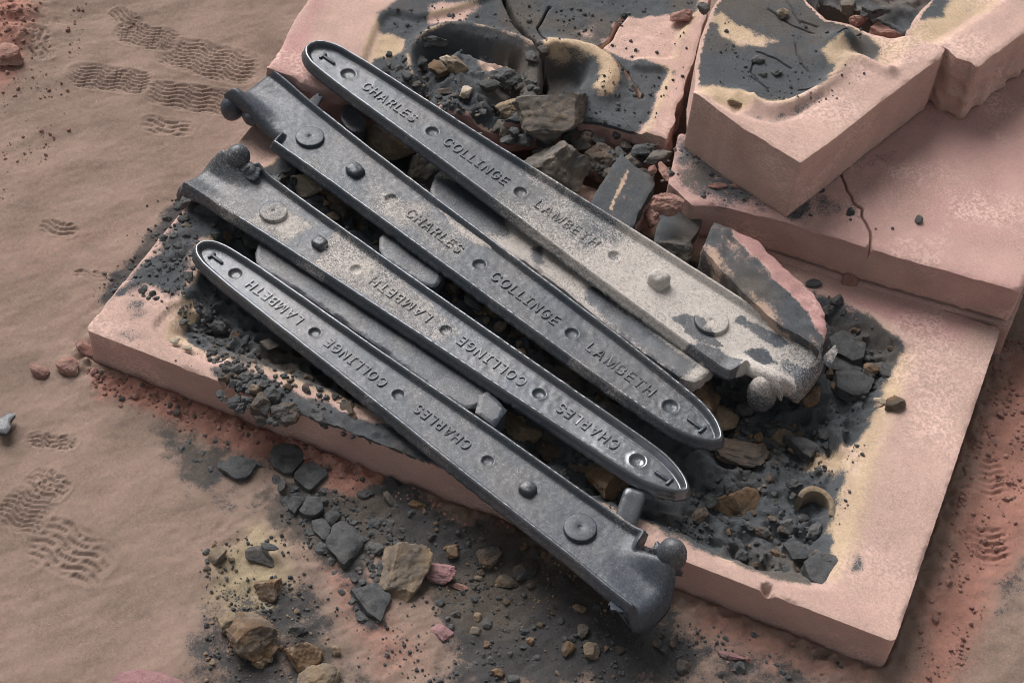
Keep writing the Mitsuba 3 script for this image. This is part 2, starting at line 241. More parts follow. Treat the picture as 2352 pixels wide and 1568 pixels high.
# the thick slab fragment standing on them, and the piece broken off its end
S3 = Polygon(PX([(1594, 212), (1700, 288), (1838, 374), (1900, 330), (2020, 235), (2160, 130), (2172, 112), (2150, 100), (2098, 84), (2055, 72), (2000, 60), (1960, 40), (1900, 28), (1860, -10), (1820, -60), (1690, -70), (1640, 0), (1612, 70), (1600, 130), (1600, 175)], Z3))
PLAT3 = poly_px([(2062, 40), (2150, 40), (2270, 100), (1850, 500), (1500, 260), (1520, 190), (1600, 203), (1650, 232), (1702, 254), (1730, 205), (1745, 236), (1790, 240), (1850, 215), (1905, 180), (1960, 135), (1978, 130), (2010, 146), (2036, 160), (2075, 120)], Z3, 1)
RG3 = line_px([(1702, 205), (1722, 222), (1745, 234), (1800, 242), (1850, 222), (1890, 195), (1930, 150), (1960, 128), (1988, 134), (2040, 160)], Z3, 2)
VAL3 = line_px([(1695, 250), (1730, 264), (1775, 272), (1815, 265), (1850, 240), (1890, 220)], Z3, 1)
HUMP3 = [(P(1940, 92, Z3), .02, .024), (P(1912, 122, Z3), .02, .010), (P(1625, 205, Z3), .02, .006)]
CR3 = [jag(line_px(a, Z3, 0), 50 + i, .0014, 90) for i, a in enumerate([[(1832, 85), (1836, 110), (1850, 138), (1862, 150)], [(1745, 103), (1785, 118), (1822, 142)], [(1735, 128), (1728, 150), (1745, 168)],
    [(1810, -20), (1835, 30), (1880, 45)], [(1770, 8), (1830, 45), (1870, 60)], [(1730, 160), (1745, 172), (1765, 186)], [(1845, 192), (1880, 193), (1920, 176), (1950, 160)], [(1925, 90), (1955, 84), (1985, 62)]])]
def top3(v):
    n = nfbm(p3(v, 30, 61), 4, 61) - .5; pl = sst(-.010, .012, sd(PLAT3, v))
    z = Z3 - .012 + .012 * pl + .003 * (nfbm(p3(v, 9, 62), 2) - .5) + .011 * np.exp(-(ld(RG3, v) / .011) ** 2) - .004 * np.exp(-(ld(VAL3, v) / .008) ** 2)
    for q, r, h in HUMP3: z = z + h * np.exp(-(((v - q[:2]) ** 2).sum(1) / r ** 2)) * (1 + n)
    for l in CR3: z = z - .0035 * sst(.0016, .0005, ld(l, v)) * (1 - pl)
    return z + .004 * n * (1 - pl)
SOOT3 = [(poly_px([(1600, 190), (1610, 60), (1680, -60), (1900, -20), (1940, 30), (2000, 70), (2020, 95), (2015, 125), (1960, 135), (1935, 150), (1900, 190), (1840, 215), (1770, 218), (1680, 190), (1640, 180)], Z3), 1.0, .014), (VAL3.buffer(.006), .52, .008), (poly_px([(1880, 180), (1940, 150), (1960, 170), (1900, 200)], Z3), .5, .014)]
CLEAN3 = [(poly_px([(1645, 30), (1658, 8), (1700, 36), (1788, 78), (1765, 95), (1700, 86), (1660, 66)], Z3), .75, .008), (poly_px([(1885, 108), (1925, 95), (1955, 115), (1950, 140), (1905, 140)], Z3), .7, .010)]
YEL3 = [(poly_px([(1600, 190), (1610, 60), (1680, -60), (1900, -20), (2000, 60), (2120, 90), (2050, 140), (1990, 140), (1950, 150), (1900, 195), (1800, 240), (1750, 230), (1700, 245), (1600, 210)], Z3), 1., .018)]
WHITE = None
def w3(P_):
    v = P_[:, :2]; e = (sd(S3, v) < .004) & (P_[:, 2] < Z3 - .008)
    s = np.where(e, .0, blobs(SOOT3, v, 63, .008, 45) * (1 - blobs(CLEAN3, v, 64, .006, 40))); y = np.where(e, -.05, blobs(YEL3, v, 65, .01))
    return np.c_[s, y]
add('broken_mould_001', plate(S3, top3, .1225, sp=.0034, amp=.0011, freq=70, seed=12, side=.0005, rnd=.0012, cracks=[(l, .002) for l in CR3]), 'mould_sand',
    'thick pale mould piece with grey cracked crust and wavy ridge, on the flat slab', 'sand mould', wf=w3)
COUNT['broken_mould'] = 2
S6 = Polygon(PX([(2176, 112), (2196, 132), (2232, 142), (2244, 152), (2300, 112), (2380, 52), (2460, -20), (2380, -90), (2190, -80), (2085, 60), (2095, 84), (2130, 96)], Z3))
SOOT6 = [(poly_px([(2130, -30), (2190, -20), (2180, 30), (2100, 40)], Z3), .9, .012), (poly_px([(2200, 10), (2270, -20), (2260, 10), (2215, 40)], Z3), .5, .02)]
def top6(v):
    l = line_px([(2180, 80), (2240, 40), (2320, -20), (2400, -70)], Z3, 1); return Z3 - .010 * sst(-.01, .012, sd(poly_px([(2080, 90), (2150, 96), (2200, 66), (2250, 35), (2400, -80), (2100, -120)], Z3), v)) + .002 * (nfbm(p3(v, 20, 71)) - .5)
def w6(P_):
    v = P_[:, :2]; e = (sd(S6, v) < .004) & (P_[:, 2] < Z3 - .008); return np.c_[np.where(e, .1, blobs(SOOT6, v, 72, .01)), np.where(e, .05, blobs([(poly_px([(2080, 90), (2150, 90), (2200, 60), (2250, 30), (2400, -80), (2100, -120)], Z3), 1., .02)], v, 73))]
add(num('broken_mould'), plate(S6, top6, .1225, sp=.004, amp=.004, freq=50, seed=14, side=.006, rnd=.003), 'mould_sand',
    'thick pale mould piece with brown broken end, cut off by the top right corner', 'sand mould', wf=w6)

# ------------------------------------------------------------------ the sand floor
def axis(lo, hi, fine, end):
    a = np.arange(lo, hi, fine); g = np.cumsum(fine * 1.25 ** np.arange(1, 40)); g = g[g < end]
    return np.concatenate([lo - g[::-1], a, hi + g])

xs = axis(-.82, .85, .003, 9.); xs = np.unique(np.concatenate([xs[xs < -.82], np.arange(-.82, -.2, .0021), xs[xs > -.2]])); ys = np.concatenate([axis(-.56, .82, .0022, 9.)])
GX, GY = np.meshgrid(xs, ys); G = np.c_[GX.ravel(), GY.ravel()]
PRINTS = [(335, 85, 12, 150, 110, 11, 0), (250, 185, 8, 190, 110, 11, 0), (480, 140, 14, 230, 150, 12, 0), (450, 225, 4, 220, 110, 12, 0), (385, 290, 5, 120, 75, 15, 1), (95, 110, 70, 110, 70, 14, 1), (290, 40, 40, 90, 60, 11, 0),
    (135, 525, 15, 90, 60, 14, 0), (120, 1010, 12, 120, 50, 11, 0), (110, 1110, 30, 110, 90, 13, 1), (165, 1265, 28, 210, 170, 20, 1), (60, 1170, 20, 120, 150, 13, 0), (250, 820, 15, 140, 90, 13, 0), (225, 640, 10, 110, 40, 12, 0), (2260, 1090, 5, 100, 150, 17, 0), (2270, 1250, 5, 100, 120, 18, 0)]
def floor_z(v):
    z = .020 * (nfbm(p3(v, 5, 81), 3) - .5) + .009 * (nfbm(np.c_[(v[:, 0] * .8 + v[:, 1] * .5) * 9, (v[:, 1] * .9 - v[:, 0] * .5) * 20, v[:, 0] * 0], 4, 82) - .5)
    for cx, cy, an, L, W, per, kind in PRINTS:
        c = P(cx, cy, 0)[:2]; m = pxm(cx, cy, 0); a = math.radians(-an); d = v - c; s = (d[:, 0] * math.cos(a) + d[:, 1] * math.sin(a)) / m; t = (-d[:, 0] * math.sin(a) + d[:, 1] * math.cos(a)) / m / .78
        k = np.nonzero((np.abs(s) < L) & (np.abs(t) < W))[0]
        if not len(k): continue
        s, t = s[k], t[k]; e = np.sqrt((s / (L / 2)) ** 4 + (t / (W / 2)) ** 4); nz = nfbm(p3(v[k], 40, 83 + cx), 3) - .5
        mask = sst(1.2, .6, e + nz * .7); q = s + nz * 4
        per = per * 1.35; tri = 2 * np.abs((q / (4.4 * per)) % 1 - .5); zig = np.clip(tri * 2 - .5, 0, 1) * per * .75
        ph = ((t + nz * 3 + zig) / per) % 1; g = sst(.42, .58, ph) * sst(.98, .86, ph)
        if kind: ph2 = (q / (per * 2.6) + .5 * np.floor((t + zig) / per)) % 1; g = g * sst(.02, .12, ph2) * sst(.98, .80, ph2)
        fade = sst(.25, .6, nnoise(p3(v[k], 16, cx)) + .25)
        z[k] -= mask * (.0003 + .0027 * g * fade); z[k] += .0009 * np.exp(-((e - 1.12) / .14) ** 2) * fade
    r = LineString(PX([(2300, 880), (2240, 1090), (2190, 1250), (2140, 1400)], 0)); z += .009 * np.exp(-(ld(r, v) / .009) ** 2) * (nnoise(p3(v, 20, 84)) + .3)
    tr = sst(.20, .32, v[:, 0] - .3 - .12 * v[:, 1]); z += tr * .007 * (nfbm(p3(v, 45, 85), 4) - .5)
    d1 = -sd(S1, v); z = z * (.15 + .85 * sst(.0, .07, np.abs(d1))); near = (d1 > -.01) & (d1 < .09); lump = nfbm(p3(v, 85, 86), 4) - .45
    z += np.where(near, np.exp(-np.abs(d1) / .020) * (.006 + .044 * lump) * sst(.3, .55, nnoise(p3(v, 9, 87)) + .15) * sst(-.002, .008, d1), 0)
    c = P(20, 60, 0)[:2]; hp = np.exp(-(((v - c) / np.array([.06, .10])) ** 2).sum(1)); z += .03 * hp * (1 + 1.2 * (nfbm(p3(v, 40, 88), 4) - .5))
    z += blobs(ROUGH, v, 89, .02, 20) * .010 * (nfbm(p3(v, 55, 90), 4, 90) - .45)
    return z + .0018 * (nfbm(p3(v, 130, 91), 3) - .5)
ROUGH = [(poly_px([(460, 1200), (640, 1060), (880, 1060), (1500, 1330), (2000, 1560), (1900, 1700), (480, 1700), (470, 1400)], 0), 1., .05)]
GZ = floor_z(G)
SOOTG = [(poly_px([(660, 1090), (760, 1120), (905, 1150), (910, 1230), (860, 1300), (890, 1360), (860, 1440), (800, 1400), (770, 1300), (680, 1250), (640, 1190)], 0), 1.2, .02), (poly_px([(905, 1120), (1205, 1230), (1500, 1370), (1560, 1450), (1700, 1480), (1600, 1568), (1100, 1600), (1050, 1480), (960, 1400), (830, 1260)], 0), 1.05, .035),
    (poly_px([(370, 985), (480, 1000), (640, 1070), (560, 1110), (470, 1130), (420, 1080), (385, 1030)], 0), .95, .035), (poly_px([(430, 1130), (640, 1070), (650, 1110), (520, 1160), (440, 1165)], 0), .75, .04),
    (poly_px([(240, 690), (300, 600), (420, 440), (450, 450), (370, 570), (310, 640), (260, 730)], 0), .85, .02), (poly_px([(500, 1340), (740, 1330), (780, 1450), (900, 1568), (740, 1640), (470, 1640), (440, 1500)], 0), .80, .04),
    (poly_px([(1620, 1440), (1900, 1500), (1960, 1640), (1500, 1640)], 0), .62, .05), (poly_px([(2270, 1330), (2360, 1280), (2360, 1420), (2280, 1420)], 0), .75, .04), (poly_px([(2300, 1190), (2360, 1180), (2360, 1240), (2310, 1230)], 0), .42, .03), (poly_px([(1020, 1470), (1240, 1480), (1220, 1600), (1000, 1600)], 0), .7, .04)]
YELG = [(poly_px([(490, 1265), (600, 1200), (640, 1240), (690, 1330), (720, 1400), (640, 1470), (540, 1420), (480, 1380)], 0), 1., .03), (poly_px([(1300, 1300), (1420, 1280), (1540, 1400), (1450, 1430), (1340, 1380)], 0), .9, .03), (poly_px([(880, 1240), (930, 1230), (960, 1300), (900, 1310)], 0), .8, .02), (poly_px([(640, 1480), (760, 1500), (780, 1568), (680, 1568)], 0), .6, .03)]
PINKG = [(poly_px([(200, 860), (420, 890), (700, 1010), (900, 1100), (880, 1130), (740, 1080), (560, 1040), (400, 950), (240, 910)], 0), 1., .018), (poly_px([(745, 1060), (850, 1090), (840, 1160), (760, 1120)], 0), 1., .015), (poly_px([(2110, 1568), (2260, 1000), (2330, 830), (2420, 800), (2420, 1150), (2280, 1350), (2200, 1480), (2150, 1640)], 0), .9, .04),
    (poly_px([(-80, -80), (100, -60), (70, 80), (20, 200), (-80, 240)], 0), 1., .04), (poly_px([(760, 1240), (850, 1300), (900, 1420), (960, 1460), (980, 1520), (860, 1560), (800, 1420), (740, 1330)], 0), .52, .03), (poly_px([(855, 1160), (920, 1170), (900, 1215), (850, 1200)], 0), .95, .012),
    (poly_px([(1580, 1380), (1800, 1460), (2040, 1568), (1800, 1568), (1600, 1450)], 0), .5, .04), (poly_px([(20, 380), (220, 330), (200, 460), (40, 500)], 0), .22, .06), (poly_px([(0, 560), (260, 500), (260, 560), (60, 640)], 0), .3, .06)]
def wg(P_):
    v = P_[:, :2]; s = blobs(SOOTG, v, 92, .03, 14); k = nfbm(p3(v, 60, 93), 4); s = s + .25 * sst(.2, .5, s) * (k - .5) * 2
    big = nfbm(p3(v, 4, 94), 4) - .5; c = .35 * blobs([(poly_px([(900, 1400), (1000, 1340), (990, 1450), (940, 1510), (860, 1500)], 0), 1., .02)], v, 95, .02, 20)
    return np.c_[np.clip(s - 2 * c, 0, 1), blobs(YELG, v, 96, .02, 16) - blobs(PINKG, v, 97, .025, 16) - .35 * big - .05]
nx_, ny_ = len(xs), len(ys); I = np.arange(nx_ * ny_).reshape(ny_, nx_)
quads = np.c_[I[:-1, :-1].ravel(), I[:-1, 1:].ravel(), I[1:, 1:].ravel(), I[1:, :-1].ravel()]
inner = shapely.contains_xy(S1.buffer(-.03), *G[quads].mean(1).T)
floor = trimesh.Trimesh(np.c_[G, GZ], np.vstack([quads[:, [0, 1, 2]], quads[:, [0, 2, 3]]]), process=False)
add('sand_floor', floor, 'floor_sand', 'trodden brown foundry sand floor with boot prints and soot', kind='structure', wf=wg)
from scipy.interpolate import RegularGridInterpolator
_gi = RegularGridInterpolator((ys, xs), GZ.reshape(ny_, nx_), bounds_error=False, fill_value=0.)
def surf(x, y, z0):
    """height of what lies at that photograph pixel: the floor, or the relief of a slab"""
    f = {'g': lambda v: _gi(v[:, ::-1]), 'r': top1, 'b': top2, 'c': top3, 'd': top4}
    if not isinstance(z0, str): return z0
    z = {'g': 0., 'r': .035, 'b': .108, 'c': Z3, 'd': Z4}[z0]
    for _ in range(4): z = float(f[z0](P(x, y, z)[None, :2])[0])
    return z

# ------------------------------------------------------------------ the four cast iron straps
HOLES, U_BOSS, U_DISC, U_END, U_TIP = (0., .153, .306, .461), .527, .612, .744, -.078
STRAPS = {  # first hole, its height, disc, its height, inset side, half width of the rim crest along the strap, end of the short rim, word order
    1: ((800, 170), .133, (1633, 740), .105, -1, [(-.05, .024), (0, .0285), (.2, .034), (.45, .0455), (.6, .050), (.72, .0535)], .685, 'A'),
    2: ((1540, 933), .093, (712, 318), .099, 1, [(-.05, .024), (0, .028), (.1, .032), (.25, .0345), (.4, .0365), (.55, .039), (.64, .0425), (.72, .046)], .640, 'B'),
    3: ((1465, 1057), .087, (628, 490), .090, -1, [(-.05, .020), (0, .0245), (.15, .027), (.3, .030), (.45, .0335), (.55, .0365), (.64, .041), (.70, .045)], .690, 'A'),
    4: ((541, 628), .077, (1332, 1215), .078, 1, [(-.05, .018), (0, .0228), (.1, .0255), (.2, .0275), (.3, .031), (.4, .0345), (.5, .0362), (.58, .038), (.64, .043)], .682, 'B')}
DUSTB = {1: [((.24, .03), (.33, .034), (.47, .045), (.60, .05), (.72, .05), (.72, -.05), (.6, -.06), (.40, -.05), (.33, -.045), (.28, -.02)), ((.57, -.03), (.62, -.036), (.645, -.02), (.60, -.005), (.58, -.012)), ((.63, .036), (.70, .04), (.70, .028), (.63, .020)), ((.615, -.06), (.69, -.06), (.675, -.022), (.62, -.034)), ((.668, -.01), (.70, -.014), (.705, .008), (.685, .014), (.67, .004))],
         2: [((.34, -.02), (.43, -.02), (.5, .0), (.48, .02), (.40, .025), (.33, .01))], 3: [((.3, .02), (.36, .03), (.42, .024), (.44, .03), (.5, .03), (.52, .0), (.53, -.03), (.46, -.03), (.35, -.02), (.29, -.01)), ((.555, -.02), (.62, -.015), (.63, .03), (.56, .03)), ((.475, -.02), (.51, -.02), (.51, .03), (.475, .03))], 4: []}
NAMES = {1: 'rearmost iron strap, tip at the upper left and pale sand-dusted end at the right', 2: 'iron strap second from the back, its worn lettering running down towards the pointed tip',
         3: 'iron strap third from the back, lettering upside down, with a shiny polished pointed tip', 4: 'iron strap nearest the viewer, overhanging the front edge of the pink mould slab'}
def rimprof(d): return np.interp(d, [-.003, 0, .0010, .0020, .0030, .0043, .0058, .0073, .0087, .0100, .0112, .0128], [-.0040, -.0028, -.0008, .0020, .0054, .0077, .0085, .0078, .0052, .0018, -.0004, 0])
def make_strap(k):
    h0, z0, h1, z1, ins, wl, ur, kind = STRAPS[k]
    o, e = P(*h0, z0), P(*h1, z1); X = (e - o); L = np.linalg.norm(X); sc = L / U_DISC; X = X / L; Y = np.cross([0, 0, 1.], X); Y /= np.linalg.norm(Y); Z = np.cross(X, Y)
    M = np.eye(4); M[:3, :3] = np.c_[X, Y, Z]; M[:3, 3] = o; rng = np.random.default_rng(k)
    wl = np.array(wl); wu = wl[:, 0] * 1.0
    ut, ue = U_TIP * sc, U_END * sc; ud = U_DISC * sc; us = np.linspace(ut, ue, 340)
    w = np.interp(us, wu * 1.0, wl[:, 1]); w = np.convolve(np.pad(w, 12, 'edge'), np.ones(25) / 25, 'valid') + .0056
    q = np.clip((us - ut) / ((.046 if k in (1, 4) else .066) * sc), 0, 1); w = w * np.clip(1 - (1 - q) ** 2.2, 0, 1) ** (.5 if k in (1, 4) else .62)
    fl = 1 + .0 * sst(ud + .05 * sc, ue, us)
    wo = w * fl; inset = sst(ur * sc - .004, ur * sc + .004, us); wi = w * (1 - inset * (.44 - .06 * sst(ud + .085 * sc, ue, us)))
    jn = lambda s: (nfbm(p3(np.c_[us * 1., us * 0 + s], 260, k), 3, k) - .5) * .0034 * sst(.3, .6, nnoise(p3(np.c_[us, us * 0 + s * 3], 22, k)))
    up, dn = (wi, wo) if ins > 0 else (wo, wi); outl = lambda a_, b_: Polygon(np.vstack([np.c_[us, -b_], cap, np.c_[us, a_][::-1]])).buffer(0)
    en = 18; tt = np.linspace(-1, 1, en)[1:-1]; cap = np.c_[ue + .001 + .007 * (1 - np.abs(tt) ** 3) - .010 * sst(.3, 1, tt * ins), -dn[-1] + (up[-1] + dn[-1]) * (tt + 1) / 2]
    pol_s = outl(up, dn); pol = outl(up + jn(1.3) + .0004, dn + jn(4.7) + .0004)
    if pol_s.geom_type != 'Polygon': pol_s = max(pol_s.geoms, key=lambda g: g.area)
    for_ring = pol_s
    if pol.geom_type != 'Polygon': pol = max(pol.geoms, key=lambda g: g.area)
    V, sp = [], .0019
    for d in (-1, .0010, .0020, .0030, .0043, .0058, .0073, .0087, .0100, .0112, .0130):
        g = pol_s.buffer(-d) if d > 0 else pol
        for gg in getattr(g, 'geoms', [g]):
            if gg.area > 1e-5: V.append(ring(gg, sp))
        if d < 0: nb = len(V[0])
    core = pol_s.buffer(-.0148); x0, y0, x1, y1 = core.bounds
    g = np.stack(np.meshgrid(np.arange(x0, x1, .0024), np.arange(y0, y1, .0024)), -1).reshape(-1, 2) + rng.uniform(-.0006, .0006, (1, 2)); g = g[shapely.contains_xy(core, g[:, 0], g[:, 1])]
    hr = {1: .0085, 2: .0082, 3: .0078, 4: .0072}[k]
    hs = [np.array([u * sc, 0.]) for u in HOLES]
    for i, c in enumerate(hs):
        r = hr * (1.12 if i == 0 else .95); dd = np.linalg.norm(g - c, axis=1); g = g[dd > r * 1.45]
        a = np.linspace(0, 2 * math.pi, 33)[:-1]
        for f in (.25, .55, .78, .9, 1., 1.1, 1.25): V.append(c + r * f * np.c_[np.cos(a + f), np.sin(a + f)])
    v = np.vstack(V + [g]); tri = Delaunay(v).simplices; c = v[tri].mean(1); tri = tri[shapely.contains_xy(pol, c[:, 0], c[:, 1])]
    a2 = v[tri]; cr = (a2[:, 1, 0] - a2[:, 0, 0]) * (a2[:, 2, 1] - a2[:, 0, 1]) - (a2[:, 1, 1] - a2[:, 0, 1]) * (a2[:, 2, 0] - a2[:, 0, 0])
    tri = tri[np.abs(cr) > 1e-11]; cr = cr[np.abs(cr) > 1e-11]; tri = np.where((cr < 0)[:, None], tri[:, ::-1], tri)
    dist = sd(pol_s, v); u, vi = v[:, 0], v[:, 1] * ins; wref = np.interp(u, us, w)
    def height(u, vi, dist, wref, xy):
        open_ = np.maximum(sst(ur * sc - .003, ur * sc + .003, u) * sst(-.25, .15, vi / wref), sst(ue - .012, ue - .004, u))
        plain = np.interp(dist, [0, .0018, .0044, .0076, .0118, .017], [-.0110, -.0066, -.0036, -.0016, -.0004, 0])
        z = rimprof(dist) * (1 - open_) + plain * open_ * (1 + .5 * sst(ud + .06 * sc, ue, u))
        rg = sst(ud + .045 * sc, ud + .118 * sc, u)
        z = z + rg * (.027 * sst(-.05, .55, vi / wref) + .004 * sst(.3, .95, -vi / wref)) * sc - .004 * rg * np.exp(-((vi / wref + .25) / .35) ** 2)
        z = z - .004 * sst(ue - .014 * sc, ue + .008, u) ** 1.5
        for i, c in enumerate(hs):
            r = hr * (1.12 if i == 0 else .95); rr = np.linalg.norm(xy - c, axis=1) / r; z = z - .0034 * sst(1.10, .66, rr) + .0004 * np.exp(-((rr - 1.15) / .12) ** 2)
        am = 1 - .75 * (k == 3) * sst(.14, .02, xy[:, 0]); return z + .0009 * am * (nfbm(p3(xy, 55, k), 3, k) - .5) + .0009 * am * (nfbm(p3(xy, 260, k + 9), 3) - .5)
    z = height(u, vi, dist, np.maximum(wref, 1e-3), v); th = .0036
    top = np.c_[v, z]; bv = v[:nb]; zb = z[:nb] - th * .8 - .007 * sst(ur * sc, ue - .012, v[:nb, 0])
    # underside: the same outline, a little lower, hollow side not seen
    low = np.c_[v, z - th - .002]; low[:nb, 2] = zb
    n0 = len(v); s0 = np.arange(nb); F = [tri, tri[:, ::-1] + n0, np.c_[s0, s0 + n0, np.roll(s0, -1) + n0], np.c_[s0, np.roll(s0, -1) + n0, np.roll(s0, -1)]]
    key = num('iron_strap'); Mt = T4(M.tolist())
    dust = [Polygon(a).buffer(0) for a in DUSTB[k]]
    def wf(pts):
        xy = pts[:, :2]; d = np.zeros(len(xy)); s = xy * [1 / sc, 1]
        n = nfbm(p3(s, 26, k + 40), 4, k)
        if k == 1:
            d = 1.0 * sst(.22, .50, s[:, 0] + (n - .5) * .25); hole = blobs([(p_, 1., .002) for p_ in dust[1:]], s, k, .006, 70); d = d * (1 - .95 * hole); d = d - .25 * sst(.69, .72, s[:, 0]) - .3 * (pts[:, 2] < -.003)
        elif k == 3:
            d = .62 * blobs([(p_, 1., .004) for p_ in dust], s, k, .006, 60) + .30 * sst(.2, .5, s[:, 0]) * sst(.45, .6, n); 
        else:
            d = .55 * (blobs([(p_, 1., .012) for p_ in dust], s, k, .016, 40) if dust else 0) + .25 * sst(.40, .75, n)
        rim = np.exp(-(((np.abs(xy[:, 1]) - np.interp(xy[:, 0], us, w) + .004) / .006) ** 2)); d = d + .35 * rim * sst(.56, .68, nfbm(p3(s, 14, k + 70), 3))
        pol_ = {1: .30 * sst(.2, .02, s[:, 0]), 2: .35 * sst(.06, -.05, s[:, 0]), 3: 1.0 * sst(.12, -.02, s[:, 0]) + .35 * sst(.5, .2, s[:, 0]), 4: .35 * sst(.35, .0, s[:, 0])}[k]
        pol_ = pol_ + .75 * sst(.0045, .0078, pts[:, 2]) * (pts[:, 0] < ud + .02)
        return np.c_[np.clip(d, 0, 1.2) * (1 - .8 * np.clip(pol_, 0, 1) * (k == 3)), np.clip(pol_, 0, 1)]
    add(key, trimesh.Trimesh(np.vstack([top, low]), np.vstack(F), process=False), 'cast_iron', NAMES[k], 'iron strap', wf=wf, to_world=Mt)
    zat = lambda u_, v_: float(height(np.array([u_]), np.array([v_ * ins]), np.array([shapely.distance(shapely.boundary(pol), Point(u_, v_))]), np.interp([u_], us, w), np.array([[u_, v_]]))[0])
    def part(name, mesh, lab=None):
        kk = key + '__' + name; n = sum(1 for q_ in scene if q_ == kk or q_.startswith(kk + '_0')); kk = kk if n == 0 else f'{kk}_{n:03d}'
        m = mesh.copy(); scene[kk] = mikit.ply(m, 'cast_iron', True, uv=wf(np.asarray(m.vertices)) * [1, .25], to_world=Mt); note(kk, lab)
    # raised words and the T at the tip
    words = ['CHARLES', 'COLLINGE', 'LAMBETH']; words = words if kind == 'A' else words[::-1]
    for i, wd in enumerate(words):
        cx = (HOLES[i] + HOLES[i + 1]) / 2 * sc; width = {'CHARLES': .092, 'COLLINGE': .106, 'LAMBETH': .100}[wd] * sc; lh = .0150 * sc
        x = 0; ms = []
        for ch in wd:
            t = meshkit.text_mesh(ch, lh, .0030); b = t.bounds; t.apply_translation([x - b[0][0], 0, 0]); x += b[1][0] - b[0][0] + lh * (.34 if ch != 'I' else .40); ms.append(t)
        t = trimesh.util.concatenate(ms); t.vertices = trimesh.remesh.subdivide_to_size(t.vertices, t.faces, .004)[0] if False else t.vertices
        b = t.bounds; t.apply_translation([-(b[0][0] + b[1][0]) / 2, -lh / 2, 0]); t.apply_scale([width / (b[1][0] - b[0][0]), 1, 1])
        if kind == 'B': t.apply_transform(np.diag([-1., -1., 1., 1.]))
        t.apply_translation([cx, 0, 0]); va = np.array(t.vertices); tp = va[:, 2] > .001
        worn = nfbm(p3(va[:, :2], 45, k * 5 + i), 2); va[:, 2] = np.where(tp, .0005 + .0012 * sst(.30, .55, worn + (.16 if (k, wd) not in ((2, 'LAMBETH'), (1, 'LAMBETH')) else -.02)), -.001); t.vertices = va
        t = trimesh.Trimesh(t.vertices, t.faces, process=False)
        kk = key + '__lettering' + ('' if i == 0 else f'_{i:03d}'); fl_ = t.vertices[t.faces].reshape(-1, 3); tt_ = trimesh.Trimesh(fl_, np.arange(len(fl_)).reshape(-1, 3), process=False)
        scene[kk] = mikit.ply(tt_, 'cast_iron', True, uv=wf(fl_) * [.8, 1] + [0, .2], to_world=Mt); note(kk, f'raised letters {wd} cast on the strap')
    s_ = sc * .95; stem = trimesh.creation.box([.021 * s_, .0034, .0034]); stem.apply_translation([-.036 * sc, 0, .0008]); bar_ = trimesh.creation.box([.0034, .0125 * s_, .0034]); bar_.apply_translation([-.0475 * sc, 0, .0008])
    part('letter_mark', trimesh.util.concatenate([stem, bar_]).subdivide(), 'raised letter T at the tip')
    # flat disc with a centre dimple, and the small square boss
    r = {1: .0205, 2: .0185, 3: .0172, 4: .0182}[k]
    pr = np.array([[0, .0030], [.0022, .0033], [.0034, .0046], [r * .5, .0050], [r - .0012, .0048], [r, .0040], [r + .0004, -.001]]); dm = trimesh.creation.revolve(pr, sections=56); dm.apply_translation([ud, 0, 0]); part('disc', dm)
    bz = {1: .016, 2: .0085, 3: .0075, 4: .008}[k]; br = {1: .0125, 2: .0110, 3: .0095, 4: .0095}[k]
    bm = trimesh.creation.icosphere(3, 1.); bv_ = np.array(bm.vertices); bv_ = bv_ / np.maximum((np.abs(bv_) ** 3.4).sum(1, keepdims=True) ** (1 / 3.4), 1e-9); bv_ *= 1 + .30 * (nfbm(bv_ * 1.6 + k, 3)[:, None] - .5); bm.vertices = bv_ * [br, br * .92, bz] + [U_BOSS * sc, -.004 * ins * (k == 1), .001]
    part('boss', bm)
    # balls and blobs of iron at the hooked end, thin fins of flash on the rim
    def blob(u_, v_, z_, r_, nm, st=(1, 1, 1), n_=.12, sd_=0):
        m_ = trimesh.creation.icosphere(3, 1.); a_ = np.array(m_.vertices); a_ = a_ * (1 + n_ * 2 * (nfbm(a_ * 1.7 + sd_ + k, 3)[:, None] - .5)); m_.vertices = a_ * r_ * np.array(st) + [u_ * sc, v_ * ins, z_]; part(nm, m_)
    for a_ in {1: [(.716, .031, -.016, .0165, (1.1, 1, 1.7), .06)], 2: [(.735, .026, -.012, .0150, (1, 1.1, 1.3), .06), (.700, .024, -.008, .0095, (1.5, 1, 1.1), .25)],
               3: [(.712, .031, .014, .0150, (1, 1.1, 1.2), .05), (.690, .029, .006, .011, (1.6, 1, .8), .6)], 4: [(.722, .034, .015, .0160, (1.05, 1, 1.35), .05), (.704, .031, .008, .009, (.8, 1, 1.2), .5)]}[k]:
        blob(*a_[:4], 'casting_ball', a_[4], a_[5], 3 * a_[0])
    def fin(u_, side, ln, hh, sd_):
        rg = np.random.default_rng(sd_); n = 9; xs_ = np.linspace(-.5, .5, n) * ln; hs_ = hh * (1 - (2 * np.linspace(-.5, .5, n)) ** 4) * rg.uniform(.55, 1.1, n); p_ = Polygon(np.r_[np.c_[xs_, hs_], np.c_[xs_[::-1], np.full(n, -.006)]]).buffer(.0008)
        m_ = trimesh.creation.extrude_polygon(p_, .0022, engine='earcut'); m_.apply_translation([0, 0, -.001]); m_.apply_transform(trimesh.transformations.rotation_matrix(.5, [1, 0, 0])); yy = np.interp(u_ * sc, us, up if side > 0 else dn)
        if side < 0: m_.apply_transform(np.diag([1., -1., 1., 1.])); m_.invert()
        m_.apply_translation([u_ * sc, side * (yy - .003), -.003]); part('flash_fin', m_.subdivide())
